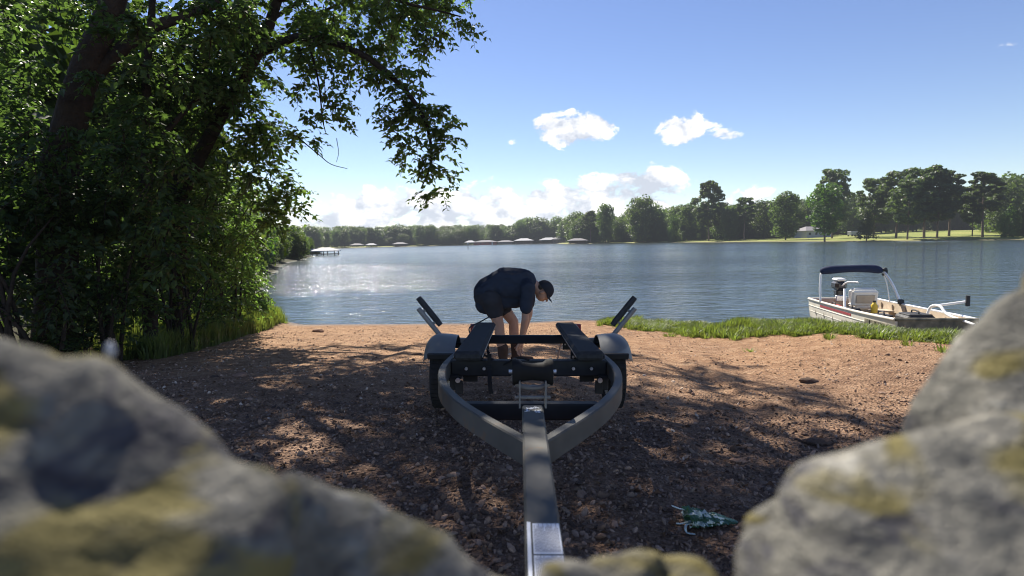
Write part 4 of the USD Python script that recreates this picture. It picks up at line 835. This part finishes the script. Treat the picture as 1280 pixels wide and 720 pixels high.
# local: x to the bow, y to the far (starboard-in-picture) side, z up from the water
def half(x): return .78 - .10 * max(0, (x / BL - .55) / .45) ** 2 * 1.0
def sheer(x): return .46 + .06 * (x / BL) ** 2
def keel(x): return -.12 + (.42 * max(0, (x / BL - .72) / .28) ** 1.5)
xs_ = np.linspace(0, BL, 26); outer = []; inner = []
for x in xs_:
    h_, sz, kz = half(x), sheer(x), keel(x)
    outer.append([(-h_, sz), (-h_ * .985, sz * .55 + kz * .45), (-h_ * .93, kz + .05), (-h_ * .84, kz), (h_ * .84, kz), (h_ * .93, kz + .05), (h_ * .985, sz * .55 + kz * .45), (h_, sz)])
    inner.append([(y_ * .965, max(z_ + .03, .02) if i not in (0, 7) else z_) for i, (y_, z_) in enumerate(outer[-1])])
def loft(secs, x0=0, x1=0):
    V = np.array([[x + (x0 if i == 0 else x1 if i == len(xs_) - 1 else 0), y_, z_] for i, (x, s_) in enumerate(zip(xs_, secs)) for y_, z_ in s_]); k = 8; Fs = []
    for i in range(len(xs_) - 1):
        for j in range(k - 1): Fs += [[i*k+j, (i+1)*k+j, (i+1)*k+j+1], [i*k+j, (i+1)*k+j+1, i*k+j+1]]
    for b in (0, (len(xs_) - 1) * k):
        for j in range(1, k - 1): Fs.append([b, b + j, b + j + 1])
    return V, np.array(Fs)
hl = obj('hull', loft(outer), M['hull'], BT, smooth=30)
obj('inner_skin', loft(inner, .03, -.03), M['hull_in'], BT, smooth=30)
obj('bow_plate', box(BL + .012, 0, (sheer(BL) + keel(BL)) / 2 + .005, .012, half(BL) * 1.86, sheer(BL) - keel(BL) - .04, Ry(-.06)), M['hull_camo'], hl)
for s in (-1, 1):
    obj('gunwale', tube([(x, s * half(x), sheer(x)) for x in xs_], .03, 10), M['alu'] if s > 0 else M['hull'], BT, smooth=True)
    for z_ in (.30, .16): obj('strake', tube([(x, s * (half(x) * (.985 if z_ > .2 else .965) + .004), z_ + .05 * (x / BL) ** 2) for x in xs_[:22]], .013, 6), M['hull'], hl, smooth=True)
obj('trim_stripe', [box(x, -(half(x) * .992 + .004), .365 + .05 * (x / BL) ** 2, .16, .008, .05, Rz(.0)) for x in np.arange(.9, 2.6, .15)], M['red'], hl)
obj('mooring_rope', tube(spline([(BL - .1, -.5, .5), (BL + .2, -.55, .3), (BL + .5, -.5, .38), (BL + .75, -.4, .42)], 20), .011, 6), M['rope'], BT, smooth=True)
for s in (-1, 1): obj('bow_side_panel', [box(x, s * (half(x) + .006), .25, .21, .012, .30) for x in np.linspace(BL - .95, BL - .1, 5)], M['hull_camo'], hl)
obj('bow_rail', tube([(BL, y_, sheer(BL)) for y_ in np.linspace(-half(BL), half(BL), 8)], .032, 10), M['hull_camo'], BT, smooth=True)
obj('transom_cap', tube([(0, y_, sheer(0)) for y_ in np.linspace(-half(0), half(0), 8)], .032, 10), M['hull'], BT, smooth=True)
for x in np.arange(.5, BL - .5, .55): obj('rib', tube(spline([(x, -half(x) * .93, .42), (x, -half(x) * .90, .06), (x, 0, .035), (x, half(x) * .90, .06), (x, half(x) * .93, .42)], 24), .018, 6), M['hull_in'], BT, smooth=True)
obj('bow_deck', box(BL - .55, 0, .36, 1.0, half(BL - .5) * 1.86, .03), M['hull_in'], BT)
obj('bench', box(1.0, 0, .27, .38, half(1) * 1.85, .035, bev=.008), M['hull_in'], BT); obj('bench', box(2.45, 0, .27, .34, half(2.4) * 1.85, .035, bev=.008), M['hull_in'], BT)
# helm seat
se = obj('helm_seat', [box(1.05, .1, .40, .46, .52, .12, bev=.04), box(1.05, .1, .32, .16, .16, .12)], M['seat_vinyl'], BT)
obj('seat_back', box(.86, .10, .60, .09, .50, .34, Ry(-.12), .04), M['seat_vinyl'], se)
obj('seat_back', [box(1.30, .02, .60, .08, .56, .38, Ry(.2), .035), box(1.25, .02, .80, .13, .50, .07, Ry(.2), .03)], M['seat_vinyl'], se)
obj('seat_pad', box(1.345, .02, .585, .03, .40, .20, Ry(.2), .012), M['hull_in'], se)
# outboard motor on the transom
mo = obj('outboard_motor', [box(-.12, -.02, .80, .40, .28, .24, bev=.07), box(-.1, -.02, .60, .24, .20, .20, bev=.04)], M['motor'], BT)
obj('cowl_top', box(-.12, -.02, .945, .34, .24, .07, bev=.03), M['white_tube'], mo); obj('leg', box(-.22, -.02, .18, .16, .08, .7, bev=.02), M['dark'], mo)
obj('tiller', tube(spline([(.08, -.02, .80), (.28, .02, .90), (.52, .12, .93), (.62, .14, .92)], 12), .018, 8), M['white_tube'], mo, smooth=True); obj('clamp', box(.03, -.02, .47, .10, .26, .16, bev=.02), M['alu'], mo)
# folded canopy on its bows
top_l, top_r = np.array([1.15, -.66, 1.40]), np.array([1.15, .74, 1.40])
cn = obj('canopy', tube(spline([(.74, -.76, 1.18), (.78, -.62, 1.24), (.82, -.1, 1.275), (.82, .36, 1.265), (.86, .58, 1.21)], 30), np.interp(np.linspace(0, 1, 30), [0, .06, .3, .5, .8, .92, 1], [.04, .075, .10, .085, .10, .08, .045]), 12), M['canvas_blue'], BT, smooth=True)
obj('roll_end', tube(spline([(.86, .58, 1.12), (.84, .66, 1.17), (.86, .64, 1.26), (.9, .57, 1.23)], 14), .035, 8), M['dark'], cn, smooth=True)
obj('canopy_bow', tube(spline([(.9, -.80, .46), (.82, -.79, .85), (.75, -.75, 1.17)], 10), .026, 10), M['white_tube'], BT, smooth=True)
obj('canopy_bow', tube(spline([(1.35, .78, .46), (1.12, .69, .9), (.9, .60, 1.18)], 10), .030, 10), M['white_tube'], BT, smooth=True)
obj('canopy_bow', tube(spline([(.85, .76, .46), (.86, .68, .9), (.86, .58, 1.18)], 10), .012, 8), M['white_tube'], BT, smooth=True)
obj('canopy_brace', tube([(2.10, -.70, .44), (1.78, -.60, .86)], .026, 10), M['white_tube'], BT, smooth=True)
obj('brace_mount', box(1.35, .77, .52, .14, .10, .12, bev=.02), M['dark'], BT)
# bow-mounted electric motor, folded flat
tm = obj('trolling_motor', tube(spline([(BL - .95, .30, .40), (BL - .82, .32, .66), (BL - .55, .34, .70), (BL - .30, .36, .56), (BL + .22, .50, .46)], 24), .026, 10), M['white_tube'], BT, smooth=True)
obj('motor_arm', tube([(BL - .80, .32, .67), (BL - .62, .80, .78)], .024, 10), M['white_tube'], tm, smooth=True); obj('handle_grip', cyl((BL - .60, .83, .70), (BL - .60, .83, .90), .036, 12), M['dark'], tm)
for lab, x, y_, z_, sx, sy, sz, m_, nm in [('red fuel tank inside the boat behind the near gunwale', .62, -.40, .20, .52, .36, .28, 'red', 'fuel_tank'), ('yellow bottle standing beside the boat seat', 1.62, .10, .42, .14, .14, .30, 'yellow', 'bottle'),
      ('dark storage box on the boat floor beside the seat', 1.55, -.38, .22, .5, .36, .34, 'dark', 'storage_box'), ('black gear bag lying on the boat bow deck', BL - .62, -.05, .45, .52, .5, .16, 'dark', 'gear_bag'), ('low black battery case near the boat bow corner', BL - 1.15, -.42, .32, .44, .36, .24, 'dark', 'battery_case')]:
    loc = np.array([c0[0], c0[1], WATER_Z]) + Rz(math.radians(rotz)) @ np.array([x, y_, z_ - sz / 2])
    t = thing(nm, lab, nm.replace('_', ' '), loc, (0, 0, rotz + rng.uniform(-8, 8)))
    if nm == 'bottle': obj('body', tube([(0, 0, 0), (0, 0, .2), (0, 0, .24), (0, 0, .27)], [.07, .07, .04, .03], 14), M[m_], t, smooth=40); obj('cap', cyl((0, 0, .27), (0, 0, .31), .034, 12), M['dark'], t)
    else:
        obj('body', box(0, 0, sz / 2, sx, sy, sz, bev=.04), M[m_], t)
        obj('lid' if nm != 'gear_bag' else 'flap', box(0, 0, sz + .012, sx * .8, sy * .8, .03, bev=.01), M[m_], t); obj('handle', tube(spline([(-sx * .25, 0, sz + .02), (-sx * .2, 0, sz + .08), (sx * .2, 0, sz + .08), (sx * .25, 0, sz + .02)], 12), .014, 8), M['dark'], t, smooth=True)

# ------------------------------------------------------------------ ground cover
def point_stuff(name, protos, mats, pos, scales, seed, label, cat, tilt=True, smooth=False):
    r = np.random.default_rng(seed); pi = UsdGeom.PointInstancer.Define(stage, numbered('/World', name)); prot = []
    for i, (m_, mt) in enumerate(zip(protos, mats)): prot.append(usdkit.mesh(stage, f'{pi.GetPath()}/piece_{i}', m_, mt, smooth=smooth).GetPath())
    pi.CreatePrototypesRel().SetTargets(prot); n = len(pos); pi.CreatePositionsAttr(Vt.Vec3fArray.FromNumpy(np.asarray(pos, np.float32))); pi.CreateProtoIndicesAttr(Vt.IntArray.FromNumpy(r.integers(0, len(protos), n).astype(np.int32)))
    q = r.normal(size=(n, 4)) if tilt else np.column_stack([r.normal(size=n), np.zeros(n), np.zeros(n), r.normal(size=n)]); q /= np.linalg.norm(q, axis=1, keepdims=True)
    pi.CreateOrientationsAttr(Vt.QuathArray([Gf.Quath(float(a), float(b), float(c), float(d)) for a, b, c, d in q])); pi.CreateScalesAttr(Vt.Vec3fArray.FromNumpy(np.asarray(scales, np.float32)))
    tag(pi.GetPrim(), label, cat, kind='stuff')
r3 = np.random.default_rng(33)
def stone_mesh(seed, sub=1):
    m_ = trimesh.creation.icosphere(subdivisions=sub); v = np.array(m_.vertices); v = v * (.7 + .6 * meshkit.noise(v * 1.3 + seed, seed))[:, None] * [1.35, .85, .5]; return v, np.array(m_.faces)
peb = [mat(f'pebble_{i}', c_, .85, var=.25, scale=3) for i, c_ in enumerate([(.13, .088, .066), (.22, .15, .11), (.075, .052, .042), (.29, .20, .15), (.20, .145, .11), (.16, .10, .07)])]
yy = .75 + 13.2 * r3.uniform(0, 1, 120000) ** 1.9; xx_ = r3.uniform(-1, 1, 120000) * (1.2 + yy * .95) + .1
ok = (sdist(NEAR, xx_, yy) > .25) & (xx_ > -6.3); xx_, yy = xx_[ok], yy[ok]; patch = meshkit.fbm(np.stack([xx_, yy, 0 * xx_], -1) * 1.3, 3, 8); keep = r3.uniform(size=len(xx_)) < .22 + 1.5 * np.clip(patch - .35, 0, 1) + .6 * (yy < 4.6)
xx_, yy = xx_[keep], yy[keep]; sz = np.exp(r3.normal(math.log(.0062), .5, len(xx_))).clip(.003, .026); pz_ = ground_z(xx_, yy) + sz * .15
nearp = yy + r3.normal(0, .9, len(yy)) < 5.2; S3 = sz[:, None] * r3.uniform(.8, 1.25, (len(sz), 3)); P3 = np.column_stack([xx_, yy, pz_])
point_stuff('gravel', [stone_mesh(i) for i in range(6)], peb, P3[nearp], S3[nearp], 11, 'loose dark gravel strewn over the shaded dirt round the trailer tongue', 'gravel')
pale = [mat(f'pale_pebble_{i}', c_, .85, var=.25, scale=3) for i, c_ in enumerate([(.30, .19, .125), (.38, .25, .17), (.20, .125, .085), (.46, .36, .28)])]
point_stuff('shore_pebbles', [stone_mesh(i + 9) for i in range(4)], pale, P3[~nearp], S3[~nearp] * .8, 15, 'fine reddish pebbles on the sunlit dirt near the water', 'pebbles', smooth=True)
n = 9000; yy = 1.0 + 10 * r3.uniform(0, 1, n) ** 1.6; xx_ = r3.uniform(-1, 1, n) * (1.1 + yy * .85); ok = (sdist(NEAR, xx_, yy) > .8) & (r3.uniform(size=n) < np.where(yy < 5.5, 1, .3)); xx_, yy = xx_[ok], yy[ok]; pz_ = ground_z(xx_, yy) + .006
lf = []
for i in range(4):
    a_ = np.array([[0, 0, 0], [.5, .3, .12 + .1 * i], [1, 0, .04], [.5, -.3, .1], [.5, 0, -.02]]); lf.append((a_ - [.5, 0, 0], np.array([[0, 4, 1], [1, 4, 2], [2, 4, 3], [3, 4, 0]])))
point_stuff('fallen_leaves', lf, [mat(f'dead_leaf_{i}', c_, .8) for i, c_ in enumerate([(.13, .08, .05), (.08, .05, .035), (.19, .13, .085), (.10, .055, .032)])], np.column_stack([xx_, yy, pz_]), np.repeat(r3.uniform(.018, .05, len(xx_))[:, None], 3, 1), 12, 'dry brown leaf litter on the shaded dirt', 'leaf litter', tilt=False)
def tuft(seed, n, h, sp):
    r = np.random.default_rng(seed); V, Fs = [], []
    for i in range(n):
        a_ = r.uniform(0, 2 * np.pi); b_ = np.array([math.cos(a_), math.sin(a_), 0]); s_ = np.array([-b_[1], b_[0], 0]) * r.uniform(.006, .012); base = b_ * r.uniform(0, sp) + 0; hh = h * r.uniform(.5, 1.2); lean = r.uniform(.05, .5)
        p1 = base + b_ * lean * hh * .3 + [0, 0, hh * .6]; p2 = base + b_ * lean * hh + [0, 0, hh]; o = len(V); V += [base - s_, base + s_, p1 - s_ * .7, p1 + s_ * .7, p2]; Fs += [[o, o + 1, o + 3], [o, o + 3, o + 2], [o + 2, o + 3, o + 4]]
    return np.array(V), np.array(Fs)
tufts = [tuft(i, 26, .24, .10) for i in range(5)]
n = 8500; t_ = r3.uniform(0, 1, n); cl = spline([(2.75, 14.0), (3.3, 13.3), (4.5, 11.9), (5.6, 10.4), (6.8, 9.3), (8.0, 8.4), (9.6, 7.7)], 400)[(t_ * 399).astype(int)]
wd = np.interp(t_, [0, .1, .5, 1], [.35, .6, 1.0, 1.1]); off = r3.normal(0, .5, n).clip(-1.1, 1.1) * wd * np.where(r3.uniform(size=n) < .07, 1.9, 1); pq = cl[:, :2] + (off - wd * .35 - .42)[:, None] * np.array([.7, .72]) + r3.normal(0, .05, (n, 2))
edge = meshkit.fbm(np.column_stack([pq, 0 * off]) * 1.6, 3, 6); ok = (sdist(NEAR, pq[:, 0], pq[:, 1]) > -.15) & (edge > .26 + .16 * (abs(off) / wd)); pq = pq[ok]
hsc = r3.uniform(.3, 1.1, len(pq)) * (.08 + 1.05 * edge[ok] ** 1.3); point_stuff('shore_grass', tufts, [M['grass']] * 5, np.column_stack([pq, ground_z(pq[:, 0], pq[:, 1])]), np.column_stack([np.ones_like(hsc), np.ones_like(hsc), hsc]), 13, 'bright green grass strip along the water in front of the boat', 'grass', tilt=False)
n = 2600; t_ = r3.uniform(0, 1, n); cl = spline([(-4.9, 7.6), (-5.3, 9.5), (-5.7, 11.5), (-6.0, 13.2), (-6.6, 15.2), (-8.2, 18.2)], 300)[(t_ * 299).astype(int)]; pq = cl + np.column_stack([-np.abs(r3.normal(0, .55, n)) + .15, r3.normal(0, .25, n)])
hsc = r3.uniform(.4, 1.5, n); point_stuff('bank_weeds', tufts, [M['grass']] * 5, np.column_stack([pq, ground_z(pq[:, 0], pq[:, 1])]), np.column_stack([np.ones(n), np.ones(n), hsc]), 14, 'green weeds and grass fringing the left thicket', 'grass', tilt=False)
for lab, px, py, d, s_, m_ in [('dark clod of earth on the sunlit dirt, right of the trailer', 1010, 478, 5.4, .07, 'darkstone'), ('dark lump of earth beside the top of the olive-stained boulder', 1022, 556, 3.6, .07, 'darkstone'), ('small dark clod left of the trailer fender', 521, 444, 6.3, .05, 'darkstone'),
       ('rounded reddish stone left of the green wrapper', 922, 578, 3.3, .035, 'sandstone'), ('flat pale reddish stone in shade left of the trailer', 300, 470, 5.3, .05, 'sandstone'), ('pale stone on the sunlit shore left of the trailer', 398, 415, 12.2, .09, 'sandstone')]:
    q = P(px, py, d)
    for _ in range(12): q = EYE + ray(px, py) * ((EYE[2] - gz(q[0], q[1])) / -ray(px, py)[2])
    v, f = stone_mesh(int(px), 3); v = v * s_ + np.asarray((meshkit.fbm(v * 4, 3, 2) - .5)[:, None] * .4 * s_)
    obj('stone', (v, f), M[m_], thing('ground_stone', lab, 'stone', (q[0], q[1], gz(q[0], q[1]) + s_ * .2)), smooth=True)
# crumpled green wrapper
q = P(885, 657, 2.5)
for _ in range(12): q = EYE + ray(885, 657) * ((EYE[2] - gz(q[0], q[1])) / -ray(885, 657)[2])
W = thing('plastic_wrapper', 'crumpled green and white plastic wrapper lying on the gravel', 'wrapper', (q[0], q[1], gz(q[0], q[1]) + .004), (0, 0, 4))
n1, n2 = 26, 22; V = []; Fs = []
for i in range(n1):
    s_ = i / (n1 - 1)
    for j in range(n2):
        th = 2 * math.pi * j / n2; ra = .052 * (1 - s_) ** .75 + .006; rb_ = .036 * (1 - s_) ** .8 + .004
        p = np.array([-.10 + .24 * s_, ra * math.cos(th), rb_ * (1 + math.sin(th))]); V.append(p)
V = np.array(V); nz = meshkit.fbm(V * [60, 90, 90], 3, 5) - .5; ctr = np.column_stack([V[:, 0], 0 * V[:, 0], .02 + 0 * V[:, 0]]); V = V + (V - ctr) * (nz * 1.5)[:, None]; V[:, 2] = np.maximum(V[:, 2], .001)
for i in range(n1 - 1):
    for j in range(n2): k_ = (j + 1) % n2; Fs += [[i*n2+j, i*n2+k_, (i+1)*n2+k_], [i*n2+j, (i+1)*n2+k_, (i+1)*n2+j]]
Fs = np.array(Fs); cen = V[Fs].mean(1); white = meshkit.fbm(cen * [14, 60, 60], 2, 4) > .60
obj('film', (V, Fs[~white]), M['green_film'], W, smooth=False); obj('printed_panel', (V, Fs[white]), M['white_film'], W, smooth=False, label='white printed patches of the wrapper')
for pts in ([(-.09, .03, .06), (-.125, .025, .072), (-.16, .03, .085)], [(-.09, -.04, .03), (-.125, -.055, .035), (-.13, -.075, .012), (-.095, -.085, .006)], [(-.095, 0, .02), (-.13, -.01, .018), (-.15, .0, .016)]): obj('torn_strip', rect_sweep(pts, .010, .003, 14, .0008), M['white_film'], W)

# ------------------------------------------------------------------ haze
def haze():
    m_ = usdkit.material(stage, '/World/Looks/thin_haze', {'v': ('principled_volume', dict(color=(.86, .92, 1.0), density=.00019, anisotropy=0.))}, [], volume='v.volume')
    b = (-1450, 1450, -500, 1000, WATER_Z - 3.5, 60.); x0, x1, y0, y1, z0, z1 = b
    obj('haze', box((x0 + x1) / 2, (y0 + y1) / 2, (z0 + z1) / 2, x1 - x0, y1 - y0, z1 - z0), m_, smooth=False, kind='stuff')
haze()
